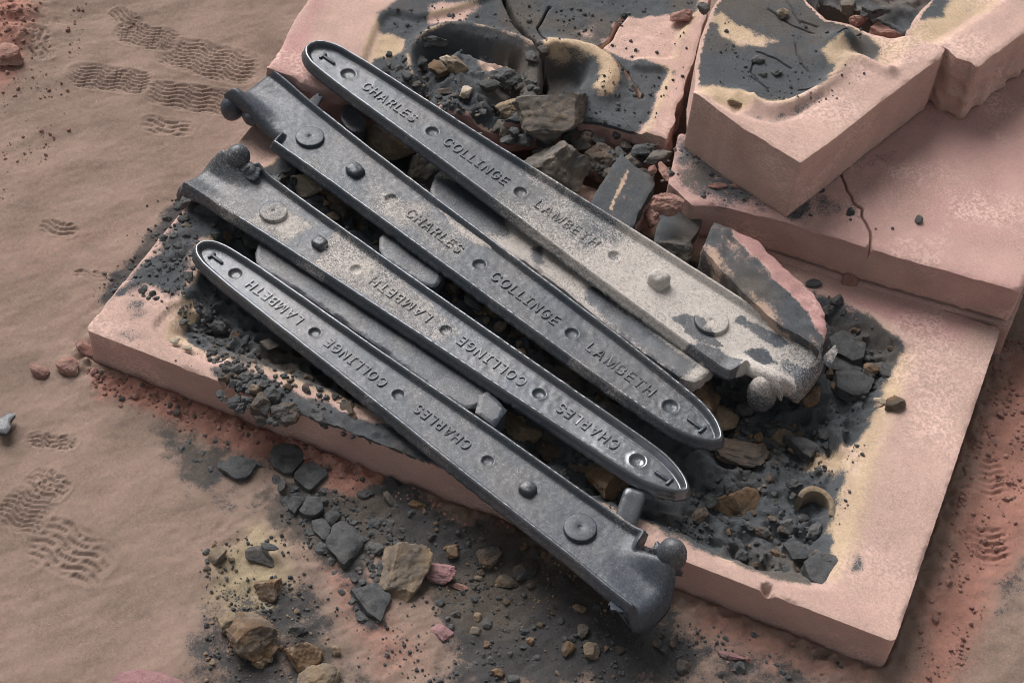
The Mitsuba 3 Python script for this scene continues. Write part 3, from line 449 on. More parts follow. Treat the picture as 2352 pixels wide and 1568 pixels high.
    for a_ in {1: [(.685, 1, .030, .024, 1), (.725, 1, .026, .018, 2), (.748, 1, .012, .020, 3), (.64, 1, .010, .008, 4), (.20, 1, .006, .007, 9)], 2: [(.66, -1, .016, .024, 5), (.735, -1, .020, .012, 6)], 3: [(.655, -1, .012, .010, 7)], 4: [(.715, -1, .020, .014, 8), (.69, 1, .008, .010, 10)]}[k]: fin(*a_)
    return M, sc
FR = {k: make_strap(k) for k in (1, 2, 3, 4)}

# ------------------------------------------------------------------ runners, pegs and the square riser stub between and under the straps
def iron_plate(name, pts, z, th, label, cat, dustf, seed, soft=1):
    pol = poly_px(pts, z, soft)
    m = plate(pol, lambda v: np.full(len(v), z) + .0016 * (nfbm(p3(v, 40, seed), 3) - .5), z - th, sp=.0032, amp=.0012, freq=120, seed=seed, side=.0008, rnd=.003)
    add(num(name), m, 'cast_iron', label, cat, wf=lambda Q: np.c_[dustf(Q[:, :2]), np.zeros(len(Q))])
DK = [(poly_px([(970, 400), (1080, 420), (1160, 500), (1170, 545), (1130, 540), (1060, 520), (985, 450)], .098), 1., .008), (poly_px([(1345, 660), (1380, 655), (1400, 690), (1470, 745), (1560, 810), (1600, 840), (1570, 868), (1530, 850), (1440, 780), (1400, 740), (1350, 690)], .098), 1., .005), (poly_px([(1220, 570), (1245, 560), (1250, 605), (1230, 610)], .098), 1., .004)]
iron_plate('iron_runner', [(985, 440), (1005, 385), (1070, 372), (1225, 455), (1430, 588), (1590, 700), (1665, 785), (1655, 830), (1600, 878), (1565, 868), (1470, 800), (1400, 748), (1340, 700), (1285, 655), (1180, 580), (1080, 560), (1000, 480)], 0.098, .02,
    'flat iron runner plate with a sand-dusted rounded end, under the two rear straps', 'iron runner', lambda v: 1.0 - .95 * blobs(DK, v, 101, .006, 60), 21)
iron_plate('iron_runner', [(585, 570), (612, 535), (690, 555), (800, 625), (920, 708), (1045, 800), (1105, 850), (1128, 900), (1085, 945), (1020, 915), (960, 862), (850, 782), (735, 700), (640, 640), (590, 610)], .078, .02,
    'dark iron runner plate lying under the two front straps', 'iron runner', lambda v: .22 * sst(.45, .65, nfbm(p3(v, 20, 5), 3)), 22)
iron_plate('iron_runner', [(872, 530), (950, 500), (1040, 575), (1014, 650), (985, 660), (930, 622), (870, 585)], .086, .022, 'short iron runner bridging the two middle straps', 'iron runner', lambda v: .25 * sst(.45, .65, nfbm(p3(v, 25, 6), 3)), 23)
iron_plate('iron_riser', [(1092, 945), (1100, 905), (1120, 896), (1166, 938), (1150, 962), (1136, 976)], .084, .035, 'square iron riser stub between the two front straps', 'iron riser', lambda v: .2 + 0 * v[:, 0], 24, 0)
iron_plate('iron_peg', [(778, 262), (795, 232), (835, 260), (842, 300), (800, 300)], .090, .03, 'short iron peg joining the two rear straps at the upper left', 'iron peg', lambda v: .15 + 0 * v[:, 0], 25)
def tilted_peg(px, z, dims, rot, key, label):
    m = trimesh.creation.box(dims); m = m.subdivide().subdivide().subdivide(); a = np.array(m.vertices); h = np.array(dims) / 2; r_ = .006; cc = np.clip(a, -h + r_, h - r_); d = a - cc; n = np.linalg.norm(d, axis=1, keepdims=True); m.vertices = cc + d / np.maximum(n, 1e-9) * np.minimum(n, r_)
    m.apply_transform(trimesh.transformations.euler_matrix(*rot)); m.apply_translation(P(*px, z)); add(key, m, 'cast_iron', label, 'iron peg', wf=lambda Q: np.c_[np.zeros(len(Q)) + .1, np.full(len(Q), .7)])
tilted_peg((1446, 1172), .066, (.026, .046, .026), (.35, 0, -.35), num('iron_peg'), 'bright iron peg between the two front straps, near the polished tip')

# ------------------------------------------------------------------ lumps, clods, crust plates and crumbs
def rock_mesh(seed, sub=3, planes=11, depth=(.55, .85), n=.10, f=1.6):
    rng = np.random.default_rng(seed); m = trimesh.creation.icosphere(sub, 1.); v = np.array(m.vertices)
    for _ in range(planes):
        d = rng.normal(size=3); d /= np.linalg.norm(d); t = rng.uniform(*depth); k = v @ d; v = v - np.where(k > t, k - t, 0)[:, None] * d
    nr = v / np.maximum(np.linalg.norm(v, axis=1, keepdims=True), 1e-9)
    v = v + nr * (2 * n * (nfbm(v * f + seed * 3.7, 4, seed) - .5) + .5 * n * (nfbm(v * f * 4 + seed, 3, seed) - .5) * 1.6)[:, None]
    ext = v.max(0) - v.min(0); m.vertices = (v - (v.max(0) + v.min(0)) / 2) / ext * 2; return m
SHAPES = {}
def shape(kind, i, sub):
    key = (kind, i, sub)
    if key not in SHAPES:
        SHAPES[key] = rock_mesh(100 + i * 13 + sub, sub, 13, (.45, .85), .20, 2.6) if kind in ('dark_clod', 'soil_clod', 'pink_clod', 'violet_clod') else rock_mesh(300 + i * 17 + sub, sub, 12, (.48, .84), .17, 2.0)
    return SHAPES[key]
def M4(pos, rx, ry, rz, dims):
    return trimesh.transformations.translation_matrix(pos) @ trimesh.transformations.euler_matrix(rx, ry, rz) @ np.diag([*dims, 1.])
def lump(name, x, y, w, h, base, kind, label, rot=0, tall=.62, seed=0, cat=None, group=None, lift=.30):
    """a lump about w x h photograph pixels, its middle at (x, y), resting a little sunk in what carries it"""
    zb = surf(x, y, base); m = pxm(x, y, zb); a = w * m / 2; b = h * m / 2 / .86; c = tall * min(a, b)
    pos = P(x, y, zb + c * lift); rg = np.random.default_rng(seed * 7 + int(x) * 13 + int(y))
    sh = shape(kind, int(rg.integers(0, 9)), 4 if w * h > 3000 else 3 if w * h > 500 else 2); dark = kind in ('dark_clod', 'soil_clod')
    key = num(name); scene[key] = mikit.ply(sh.copy().apply_transform(M4(pos, rg.normal() * .12, rg.normal() * .12, math.radians(rot) + rg.normal() * .1 + (math.pi if rg.random() < .5 else 0), (a, b, c))), kind, 30 if dark else 24)
    note(key, label, cat or {'rock': 'lump', 'clod': 'clod'}.get(name.split('_')[-1], 'lump'), group)
L_ = lambda *a, **k: lump(*a, **k)
ROCKS = [
 ('burnt_lump', 1287, 255, 215, 120, .112, 'grey_rock', 'largest angular grey brown lump, leaning on the broken front of the upper left mould', 24, .75), ('burnt_lump', 1180, 245, 85, 62, .100, 'tan_rock', 'tan lump wedged just left of the largest angular lump', 10, .7),
 ('burnt_lump', 1048, 150, 44, 54, 'b', 'tan_rock', 'pointed tan lump standing in the ring-shaped hollow', 70, .9), ('burnt_lump', 1008, 158, 38, 50, 'b', 'brown_rock', 'brown lump left of the pointed tan one in the ring-shaped hollow', 60, .8), ('burnt_lump', 1032, 138, 26, 40, 'b', 'pale_clod', 'pale crumbly lump between two tan ones in the ring-shaped hollow', 60, .8),
 ('sand_clod', 1030, 212, 64, 24, 'b', 'soil_clod', 'low brown clod near the front of the ring-shaped hollow', 0, .8), ('sand_clod', 1070, 213, 32, 32, 'b', 'pale_clod', 'small pale clod at the right end of the low brown one', 0, .8),
 ('sand_clod', 1165, 180, 70, 56, 'b', 'dark_clod', 'cracked dark grey clod at the right side of the ring-shaped hollow', 0, .7), ('sand_clod', 1125, 196, 52, 30, 'b', 'dark_clod', 'dark grey clod beside the cracked one in the ring-shaped hollow', 0, .6), ('sand_clod', 985, 92, 92, 40, .10, 'dark_clod', 'dark sooty crust lump under the curved rim of the ring-shaped hollow', 8, .7),
 ('sand_clod', 1222, 132, 34, 36, 'b', 'dark_clod', 'dark clod fallen into the crack of the upper left mould', 0, .8), ('sand_clod', 1248, 118, 30, 26, 'b', 'soil_clod', 'brownish clod right of the one in the mould crack', 0, .8), ('sand_clod', 1566, 38, 62, 30, Z2, 'pink_clod', 'pinkish broken clod at the back corner of the upper left mould', 18, .8),
 ('sand_clod', 1617, 20, 30, 30, Z3 - .05, 'dark_clod', 'dark clod in the gap between the two upper moulds', 0, .9), ('sand_clod', 1450, 198, 16, 34, 'b', 'dark_clod', 'narrow dark flake on the pale right rim of the upper left mould', 0, .5),
 ('burnt_lump', 1272, 388, 172, 130, .085, 'grey_rock', 'broad grey brown lump behind the rear strap, below the largest angular lump', 10, .8), ('burnt_lump', 1378, 372, 84, 90, .075, 'soil_clod', 'dull dark lump right of the broad grey brown one', 0, .8), ('sand_clod', 1478, 345, 60, 34, .10, 'dark_clod', 'dark clod under the front corner of the upper left mould', 0, .7), ('sand_clod', 1512, 362, 66, 36, .11, 'grey_rock', 'grey clod beside the front corner of the upper left mould', 0, .7),
 ('sand_clod', 1170, 322, 48, 28, .10, 'dark_clod', 'lowest dark clod in the cluster behind the rear strap', 20, .8), ('sand_clod', 1205, 322, 46, 34, .10, 'dark_clod', 'right dark clod in the cluster behind the rear strap', 0, .8), ('sand_clod', 1182, 304, 26, 24, .11, 'dark_clod', 'round dark clod on top of the cluster behind the rear strap', 0, .9),
 ('pink_lump', 1532, 468, 78, 52, .125, 'pink_clod', 'pink and grey clod on the dark block behind the rear strap', -15, .8), ('pink_lump', 1527, 395, 24, 60, .115, 'pink_clod', 'upright pink sliver below the corner of the upper left mould', 20, .6), ('pink_lump', 1505, 500, 50, 46, .085, 'pink_clod', 'shaded pink clod between the two fallen mould blocks', 0, .8), ('burnt_lump', 1556, 578, 74, 66, .085, 'grey_rock', 'grey lump with pink flecks tucked against the rear strap', 20, .9),
 ('stone_chip', 2214, 226, 24, 58, 'd', 'pale_clod', 'pointed pale chip standing by the broken end of the top right mould', 80, 1.1), ('sand_clod', 1704, 402, 30, 24, 'd', 'dark_clod', 'dark clod beside the left flank of the crusted mould piece', 0, .8), ('pink_lump', 1648, 428, 46, 16, 'd', 'pink_clod', 'flat pink crumb left of the front corner of the crusted mould piece', 0, .6), ('pink_lump', 1688, 428, 26, 14, 'd', 'pink_clod', 'small pink crumb right of the flat pink crumb', 0, .6), ('pink_lump', 1700, 380, 20, 24, 'd', 'pink_clod', 'pink crumb against the flank of the crusted mould piece', 0, .6),
 ('sand_clod', 1952, 487, 24, 20, 'd', 'dark_clod', 'dark clod just left of the crack on the flat slab', 0, .8), ('sand_clod', 2110, 506, 20, 22, 'd', 'dark_clod', 'lone dark clod on the bare right part of the flat slab', 0, .8), ('sand_clod', 1880, 436, 34, 18, 'd', 'dark_clod', 'dark clod half under the front corner of the crusted mould piece', 0, .6),
 ('burnt_lump', 1797, 34, 30, 26, 'c', 'tan_rock', 'small squarish tan lump on the grey crust of the mould piece', 0, .9), ('sand_clod', 1741, 138, 30, 22, 'c', 'dark_clod', 'dark clod in the middle of the cracked grey crust', 30, .7), ('sand_clod', 1784, 168, 28, 18, 'c', 'dark_clod', 'dark clod near the front rim of the cracked grey crust', 0, .8), ('stone_chip', 1687, 237, 18, 32, 'c', 'tan_rock', 'small upright tan chip at the left edge of the crusted mould piece', 75, 1.2), ('sand_clod', 1752, 172, 22, 14, 'c', 'dark_clod', 'flat dark clod at the left of the front rim of the grey crust', 0, .7),
 ('sand_clod', 2008, 20, 78, 48, .185, 'dark_clod', 'dark cracked crust lump in the gap by the top edge', 0, .5), ('pink_lump', 2030, 72, 90, 46, .165, 'pink_clod', 'reddish rubble lump under the dark crust lump by the top edge', 10, .8), ('burnt_lump', 1948, 18, 44, 44, .17, 'grey_rock', 'grey lump left of the dark crust lump by the top edge', 0, .9), ('burnt_lump', 2205, 168, 66, 62, .15, 'brown_rock', 'rough brown lump in the gap between the two right mould pieces', 20, .8), ('pink_lump', 1975, 45, 50, 30, .17, 'pink_clod', 'pink lump between the grey lump and the crusted mould piece', 0, .8),
 ('burnt_lump', 900, 325, 120, 120, .052, 'tan_rock', 'tan block between the two rear straps, below the iron peg', -40, .7), ('burnt_lump', 965, 385, 70, 80, .045, 'grey_rock', 'shaded grey lump right of the tan block between the rear straps', -30, .8), ('burnt_lump', 705, 425, 110, 66, .046, 'pale_clod', 'whitish lump with a dark hollow between the second and third strap', -25, .8), ('sand_clod', 655, 412, 44, 40, .05, 'dark_clod', 'dark clod left of the whitish lump', 0, .8), ('burnt_lump', 772, 458, 112, 90, .036, 'tan_rock', 'speckled tan lump right of the whitish lump', -30, .7), ('burnt_lump', 838, 520, 80, 54, .034, 'brown_rock', 'brown lump right of the speckled tan lump', -30, .7),
 ('sand_clod', 492, 472, 92, 56, .062, 'dark_clod', 'dark clod under the hooked end of the third strap', 20, .7), ('sand_clod', 535, 520, 62, 58, .045, 'dark_clod', 'dark hollowed clod left of the front strap tip', 0, .8), ('sand_clod', 585, 545, 58, 50, .045, 'dark_clod', 'dark clod just behind the front strap tip', 0, .8), ('sand_clod', 424, 467, 56, 32, .0, 'dark_clod', 'flat dark clod on the floor against the left edge of the slab', 20, .7), ('stone_chip', 428, 518, 26, 22, Z1, 'grey_rock', 'round grey flake on the pale left rim of the slab', 0, .4),
 ('stone_chip', 902, 548, 40, 40, .075, 'pale_clod', 'pale flake lying between the second and third strap', 40, .5), ('stone_chip', 922, 562, 28, 28, .072, 'grey_rock', 'grey flake right of the pale flake between the straps', 0, .6), ('burnt_lump', 1042, 655, 62, 44, .050, 'tan_rock', 'tan lump right of the short runner', -35, .8), ('burnt_lump', 1110, 705, 96, 46, .048, 'tan_rock', 'long tan lump between the second and third strap lettering', -38, .8), ('burnt_lump', 1192, 765, 76, 56, .044, 'brown_rock', 'brown lump at the left end of the dark pit between the straps', -38, .8), ('sand_clod', 1085, 695, 60, 26, .066, 'dark_clod', 'dark crumbling clod on the long tan lump', -38, .7),
 ('sand_clod', 1262, 822, 60, 40, .020, 'dark_clod', 'dark clod in the deep pit between the middle straps', -20, .8), ('burnt_lump', 1338, 872, 72, 58, .028, 'brown_rock', 'reddish brown lump in the pit between the middle straps', -30, .9), ('burnt_lump', 1392, 912, 56, 56, .026, 'tan_rock', 'tan lump at the right end of the pit between the middle straps', 0, .8), ('sand_clod', 1440, 950, 64, 44, .022, 'dark_clod', 'dark clod under the second strap near its tip', 0, .8),
 ('burnt_lump', 1190, 985, 120, 60, .030, 'tan_rock', 'tan lump right of the square riser stub', -30, .8), ('sand_clod', 1260, 1040, 70, 40, .026, 'soil_clod', 'dark brown clod between the two front straps', -35, .8), ('burnt_lump', 1392, 1100, 110, 90, .040, 'brown_rock', 'orange brown lump beside the bright iron peg', 55, .9), ('burnt_lump', 1325, 1075, 66, 40, .028, 'tan_rock', 'low tan lump left of the orange brown lump', -30, .6),
 ('burnt_lump', 1592, 905, 120, 100, .048, 'brown_rock', 'dark brown lump under the rounded end of the pale runner', -20, .9), ('burnt_lump', 1655, 955, 92, 86, .026, 'tan_rock', 'smooth tan lump right of the second strap tip', -40, .6), ('sand_clod', 1712, 935, 50, 44, .035, 'dark_clod', 'dark clod below the hooked end of the rear strap', 0, .8), ('sand_clod', 1690, 1040, 150, 62, .024, 'soil_clod', 'long dark clod right of the second strap tip', -15, .6), ('burnt_lump', 1694, 1167, 132, 82, 'r', 'brown_rock', 'lone brown and tan lump in the lower right of the hollow', 8, .75),
 ('burnt_lump', 1797, 1012, 48, 66, 'r', 'tan_rock', 'tan lump standing right of the rear strap end', 70, .9), ('burnt_lump', 1832, 1002, 34, 24, 'r', 'brown_rock', 'small brown lump beside the standing tan lump', 0, .8), ('burnt_lump', 1822, 1030, 34, 26, 'r', 'tan_rock', 'small tan lump in front of the standing tan lump', 0, .8), ('sand_clod', 1772, 990, 46, 30, 'r', 'dark_clod', 'rounded dark clod left of the standing tan lump', 0, .7), ('burnt_lump', 1862, 912, 54, 44, .05, 'brown_rock', 'brown lump peeping from under the rear strap end', 30, .9),
 ('sand_clod', 1815, 1208, 46, 44, 'r', 'dark_clod', 'dark angular clod below the tan shell', 30, .9), ('sand_clod', 1872, 1222, 44, 44, 'r', 'dark_clod', 'dark clod inside the foot of the tan shell', 0, .9), ('sand_clod', 1826, 1112, 42, 26, 'r', 'dark_clod', 'dark layered clod above the tan shell', 0, .8), ('sand_clod', 2036, 856, 46, 62, 'r', 'dark_clod', 'upright dark clod at the right side of the hollow', 70, .6), ('burnt_lump', 2000, 848, 40, 28, .045, 'brown_rock', 'small rust brown lump beside the upright dark clod', 0, .8), ('burnt_lump', 2056, 927, 48, 40, 'r', 'brown_rock', 'brown lump in the small notch at the right of the hollow', 0, .8), ('stone_chip', 2024, 922, 40, 16, .05, 'pale_clod', 'pale sliver beside the lump in the notch', -30, .6), ('sand_clod', 1922, 690, 34, 26, 'r', 'dark_clod', 'dark clod right of the long fallen mould piece', 0, .8), ('sand_clod', 1868, 652, 40, 22, Z1, 'dark_clod', 'dark clod behind the long fallen mould piece', 20, .6), ('pink_lump', 1953, 645, 36, 40, .056, 'pink_clod', 'pink nub sticking up on the back rim of the slab', 90, 1.2), ('pink_lump', 2070, 782, 40, 26, .050, 'violet_clod', 'violet pink crumb at the upper right rim of the hollow', 0, .8),
 ('sand_clod', 600, 928, 50, 54, 'r', 'soil_clod', 'brown clod at the front rim of the slab, left cluster', 0, .8), ('burnt_lump', 588, 893, 40, 20, .062, 'tan_rock', 'small ochre lump on the dark clods at the front rim', 0, .8), ('sand_clod', 652, 952, 76, 64, .052, 'soil_clod', 'large soft clod at the front rim of the slab, left cluster', 0, .7), ('sand_clod', 622, 908, 46, 40, .06, 'dark_clod', 'rounded dark clod right of the ochre lump', 0, .8), ('sand_clod', 800, 948, 72, 82, .05, 'soil_clod', 'large brownish clod in the pile against the front strap', 40, .7), ('sand_clod', 742, 962, 66, 44, .052, 'dark_clod', 'dark clod left of the pile against the front strap', 0, .7),
 ('stone_chip', 617, 790, 48, 26, .05, 'grey_rock', 'pale grey flake in the hollow left of the front strap', -30, .4), ('stone_chip', 402, 783, 26, 16, Z1, 'pale_clod', 'left pale flake on the front left rim of the slab', 0, .4), ('stone_chip', 430, 798, 24, 18, Z1, 'pale_clod', 'right pale flake on the front left rim of the slab', 0, .4),
 ('burnt_lump', 562, 1458, 118, 146, 'g', 'brown_rock', 'largest brown lump on the floor at the lower left of the soot', 60, .8), ('burnt_lump', 522, 1430, 60, 64, 'g', 'tan_rock', 'tan lump against the left of the largest floor lump', 40, .8), ('burnt_lump', 622, 1352, 68, 60, 'g', 'brown_rock', 'rounded brown lump behind the largest floor lump', 30, .8), ('burnt_lump', 694, 1506, 92, 78, 'g', 'brown_rock', 'dark brown lump right of the largest floor lump', -20, .8), ('burnt_lump', 735, 1562, 104, 66, 'g', 'tan_rock', 'tan lump cut off by the bottom edge, right of the brown ones', 10, .8),
 ('burnt_lump', 600, 1276, 78, 42, 'g', 'grey_rock', 'flat grey lump on the pale sand patch of the floor', -8, .6), ('burnt_lump', 500, 1276, 44, 40, 'g', 'tan_rock', 'tan lump left of the flat grey lump', 0, .8), ('stone_chip', 618, 1256, 46, 18, .012, 'dark_clod', 'dark splinter lying on the flat grey lump', -30, .6), ('stone_chip', 596, 1517, 34, 34, 'g', 'tan_rock', 'small tan lump between two brown lumps on the floor', 0, .8), ('stone_chip', 618, 1508, 22, 24, 'g', 'pale_clod', 'small pale lump between two brown lumps on the floor', 0, .8), ('sand_clod', 684, 1446, 46, 24, 'g', 'dark_clod', 'bluish dark clod above the dark brown lump', 0, .8), ('stone_chip', 772, 1492, 24, 24, 'g', 'tan_rock', 'small tan lump alone right of the dark brown lump', 40, .9),
 ('burnt_lump', 922, 1305, 130, 124, 'g', 'tan_rock', 'big tan grey lump on the floor in front of the slab', -40, .75), ('pink_lump', 1005, 1318, 88, 44, 'g', 'violet_clod', 'violet pink shard against the big tan grey lump', -15, .8), ('stone_chip', 1054, 1346, 46, 16, 'g', 'pink_clod', 'thin pink splinter right of the violet shard', -10, .9), ('burnt_lump', 1040, 1266, 36, 32, 'g', 'brown_rock', 'small brown lump behind the violet shard', 20, .8), ('sand_clod', 1126, 1278, 66, 50, 'g', 'soil_clod', 'dark reddish brown clod right of the violet shard', 20, .6), ('burnt_lump', 1164, 1337, 34, 46, 'g', 'brown_rock', 'upright brown pebble below the front strap', 80, .8), ('sand_clod', 1208, 1308, 66, 46, 'g', 'soil_clod', 'brown clod in the shade of the front strap', 20, .7), ('stone_chip', 1098, 1327, 20, 18, 'g', 'tan_rock', 'tiny tan pebble left of the upright brown pebble', 0, .8),
 ('burnt_lump', 1306, 1493, 34, 34, 'g', 'brown_rock', 'left one of two brown pebbles at the bottom centre', 0, .9), ('burnt_lump', 1359, 1494, 38, 36, 'g', 'tan_rock', 'right one of two brown pebbles at the bottom centre', 0, .9), ('burnt_lump', 1338, 1449, 30, 36, 'g', 'grey_rock', 'grey pebble above the two brown pebbles', 0, .9), ('stone_chip', 1143, 1544, 20, 28, 'g', 'brown_rock', 'brown pebble near the bottom edge, left of the two pebbles', 80, .9), ('stone_chip', 1331, 1396, 22, 30, 'g', 'tan_rock', 'tan pebble below the hooked end of the front strap', 80, .9), ('stone_chip', 1094, 1448, 34, 20, 'g', 'tan_rock', 'flat tan pebble on the soot, middle of the floor', 0, .6), ('stone_chip', 1096, 1416, 22, 24, 'g', 'tan_rock', 'tan pebble above the flat tan pebble', 0, .7),
 ('stone_chip', 896, 1148, 26, 42, 'g', 'grey_rock', 'upright grey splinter in the crumbs in front of the slab', 70, .7), ('stone_chip', 842, 1134, 46, 22, 'g', 'dark_clod', 'oblong dark piece in the crumbs in front of the slab', 0, .6), ('stone_chip', 958, 1160, 26, 40, 'g', 'brown_rock', 'brown splinter right of the upright grey one', 80, .7), ('pink_lump', 1014, 1452, 40, 46, 'g', 'violet_clod', 'bright violet pink clod on the floor soot', 60, .5), ('pink_lump', 1680, 1506, 18, 58, 'g', 'violet_clod', 'violet pink strip near the bottom right of the slab', 85, .8), ('sand_clod', 1697, 1532, 30, 30, 'g', 'dark_clod', 'dark clod right of the violet pink strip', 0, .9), ('sand_clod', 1570, 1530, 36, 36, 'g', 'soil_clod', 'round brown clod left of the violet pink strip', 0, .8),
 ('pink_lump', 190, 800, 36, 46, 'g', 'pink_clod', 'reddish clod leaning on the left corner of the slab', 70, 1.0), ('pink_lump', 157, 842, 58, 38, 'g', 'pink_clod', 'reddish clod left of the slab corner, middle of three', -10, .8), ('pink_lump', 90, 853, 34, 44, 'g', 'pink_clod', 'reddish clod farthest left of three by the slab corner', 50, .8), ('pink_lump', 20, 128, 66, 60, 'g', 'pink_clod', 'cracked dark red clod in the top left corner', 20, .7), ('pink_lump', 2175, 880, 44, 50, 'g', 'pink_clod', 'reddish clod leaning on the right flank of the slab', 70, 1.0)]
for i, r in enumerate(ROCKS):
    name, x, y, w, h, base, kind, lab, rot, tall = r; lump(name, x, y, w, h, base, kind, lab, rot, tall, seed=i)

def chunk(name, pts, z, th, bsdf, label, cat, wfun=None, seed=1, tilt=0., amp=.0018, tiltdir=(0, 1), rgh=.002, side=.003):
    """a flat broken piece: its outline at height z, thickness th"""
    pol = poly_px(pts, z); c = np.array(pol.centroid.coords[0]); td = np.array(tiltdir, float); td /= np.linalg.norm(td)
    f = lambda v: z + tilt * ((v - c) @ td) + rgh * (nfbm(p3(v, 70, seed), 4, seed) - .5) * 2
    m = plate(pol, f, lambda v: z - th + tilt * ((v - c) @ td), sp=.0034, amp=amp, freq=90, seed=seed, side=side, rnd=.0022)
    add(num(name), m, bsdf, label, cat, wf=wfun, smooth=40)
def sootside(z, th, s, y=-.45, blob=None, sv=0.):
    def f(Q):
        t = Q[:, 2] > z - th * .35; k = nfbm(p3(Q[:, :2], 30, 5), 4) - .5; w = np.where(t, s + .25 + k * .6, sv); yy = np.where(t, .45, y)
        if blob is not None: b_ = blobs(blob, Q[:, :2], 6, .004); w = np.where(t, w * (1 - b_), w); yy = np.where(t & (b_ > .5), y if len(blob[0]) < 4 else .9, yy)
        return np.c_[w, yy]
    return f
BK = line_px([(1443, 392), (1428, 425), (1402, 478)], .112, 0).buffer(.0012)
def wblk(Q):
    f = sootside(.112, .055, .62, -.38)(Q); b_ = blobs([(BK, 1., .0015)], Q[:, :2], 7, .001); f[:, 0] *= 1 - b_ * (Q[:, 2] > .10); f[:, 1] = np.where((b_ > .5) & (Q[:, 2] > .10), 1., f[:, 1]); return f
chunk('mould_fragment', [(1428, 348), (1452, 376), (1500, 404), (1504, 422), (1470, 480), (1440, 560), (1390, 550), (1336, 515), (1362, 455), (1392, 402)], .112, .055, 'mould_sand', 'fallen grey block with a yellow streak and a pink flank, behind the rear strap', 'mould fragment', wblk, 31, .0)
chunk('mould_fragment', [(1520, 470), (1590, 440), (1626, 468), (1604, 530), (1560, 585), (1500, 560)], .096, .05, 'mould_sand', 'sooty pink block between the grey streaked block and the flat slab', 'mould fragment', sootside(.096, .05, .55, -.6), 32)
LG = [(poly_px([(1672, 500), (1745, 545), (1905, 690), (1925, 800), (1875, 748), (1868, 725), (1770, 625), (1690, 545)], .118), 1., .003)]
def wlong(Q):
    v = Q[:, :2]; b_ = blobs(LG, v, 8, .006, 60); t = Q[:, 2] > .075; yl = blobs([(poly_px([(1600, 570), (1625, 560), (1780, 720), (1850, 790), (1780, 760)], .118), 1., .01)], v, 9, .004)
    k = nfbm(p3(v, 30, 5), 4) - .5; return np.c_[np.where(t, (.82 + k * .7) * (1 - .9 * b_) * (1 - .4 * yl), .15), np.where(b_ > .5, -.75, np.where(t, .1 + .5 * yl, -.5))]
chunk('mould_fragment', [(1640, 512), (1690, 528), (1742, 548), (1800, 610), (1868, 662), (1893, 700), (1902, 755), (1884, 800), (1840, 770), (1790, 745), (1720, 690), (1650, 615), (1612, 575), (1622, 545)], .118, .055, 'mould_sand', 'long fallen mould piece, grey on top with a pink broken edge, beside the rear strap', 'mould fragment', wlong, 33, -.10, .003, (1, .3), .004)
hp = poly_px([(1840, -90), (2250, -90), (2200, 40), (2150, 105), (2050, 95), (1960, 50), (1880, 10)], .16)
add('rubble_heap', plate(hp, lambda v: .165 + .045 * (nfbm(p3(v, 26, 66), 4) - .5) + .02 * (nfbm(p3(v, 80, 67), 3) - .5), .05, sp=.004, amp=.004, freq=50, seed=68, side=.004, rnd=.006), 'mould_sand', 'dark rubble filling the gap between the two right mould pieces, by the top edge', 'rubble heap', wf=lambda Q: np.c_[.9 + .5 * (nfbm(p3(Q[:, :2], 25, 3), 3) - .6), np.full(len(Q), -.3)])
# the tan half shell in the lower right of the hollow
a_ = np.linspace(-.5, 2.6, 26); cen = P(1872, 1165, .05)[:2]
sh_ = Polygon(np.r_[cen + np.c_[np.cos(a_) * .0225, np.sin(a_) * .0260], (cen + np.c_[np.cos(a_) * .0165, np.sin(a_) * .0195])[::-1]]).buffer(0)
add('sand_shell', plate(sh_, lambda v: .054 + .10 * (v[:, 1] - cen[1]) + .002 * (nfbm(p3(v, 60, 4), 3) - .5), .018, sp=.0025, amp=.001, freq=90, seed=35, side=.0015, rnd=.002), 'tan_rock', 'curved tan half shell round a dark hole, lower right of the hollow', 'sand shell', smooth=40)
DP = 'dark_clod'
K17 = lambda pts: [(402 + x * .2686, 1005 + y * .2686) for x, y in pts]
for pts, lab in [([(400, 210), (470, 150), (600, 160), (700, 190), (700, 230), (600, 330), (530, 340), (450, 290), (390, 260)], 'dark crust plate farthest left on the floor in front of the slab'), ([(830, 70), (930, 40), (1040, 50), (1100, 110), (1090, 190), (1000, 290), (930, 290), (840, 230), (800, 150)], 'rounded dark crust plate touching the front of the slab'),
    ([(1080, 230), (1170, 190), (1290, 250), (1300, 300), (1160, 440), (1110, 420), (1010, 330), (1020, 290)], 'oblong dark crust plate right of the rounded one'), ([(960, 530), (1000, 480), (1112, 490), (1085, 560), (1020, 640), (970, 600)], 'leftmost piece of the cracked crust on the floor'),
    ([(1122, 490), (1240, 500), (1270, 590), (1210, 660), (1120, 650), (1060, 615), (1098, 560)], 'upper middle piece of the cracked crust on the floor'), ([(1275, 650), (1330, 600), (1420, 650), (1385, 690), (1330, 745), (1290, 730)], 'small right piece of the cracked crust on the floor'),
    ([(1170, 700), (1265, 680), (1328, 762), (1300, 850), (1270, 860), (1180, 780)], 'lower middle piece of the cracked crust on the floor'), ([(1348, 740), (1420, 700), (1540, 770), (1620, 860), (1600, 920), (1440, 1070), (1295, 920), (1290, 870), (1335, 800)], 'largest flat piece of the cracked crust, left of the big tan grey lump'),
    ([(1510, 1290), (1720, 1230), (1850, 1330), (1830, 1400), (1760, 1560), (1640, 1470)], 'dark crust plate in front of the big tan grey lump')]:
    q = K17(pts); g0 = surf(*np.mean(q, 0), 'g'); chunk('crust_plate', q, g0 + .008, .016, DP, lab, 'crust plate', None, 40 + COUNT.get('crust_plate', 0), .04 * math.sin(len(lab)), .0022, (1, .4), .0016)
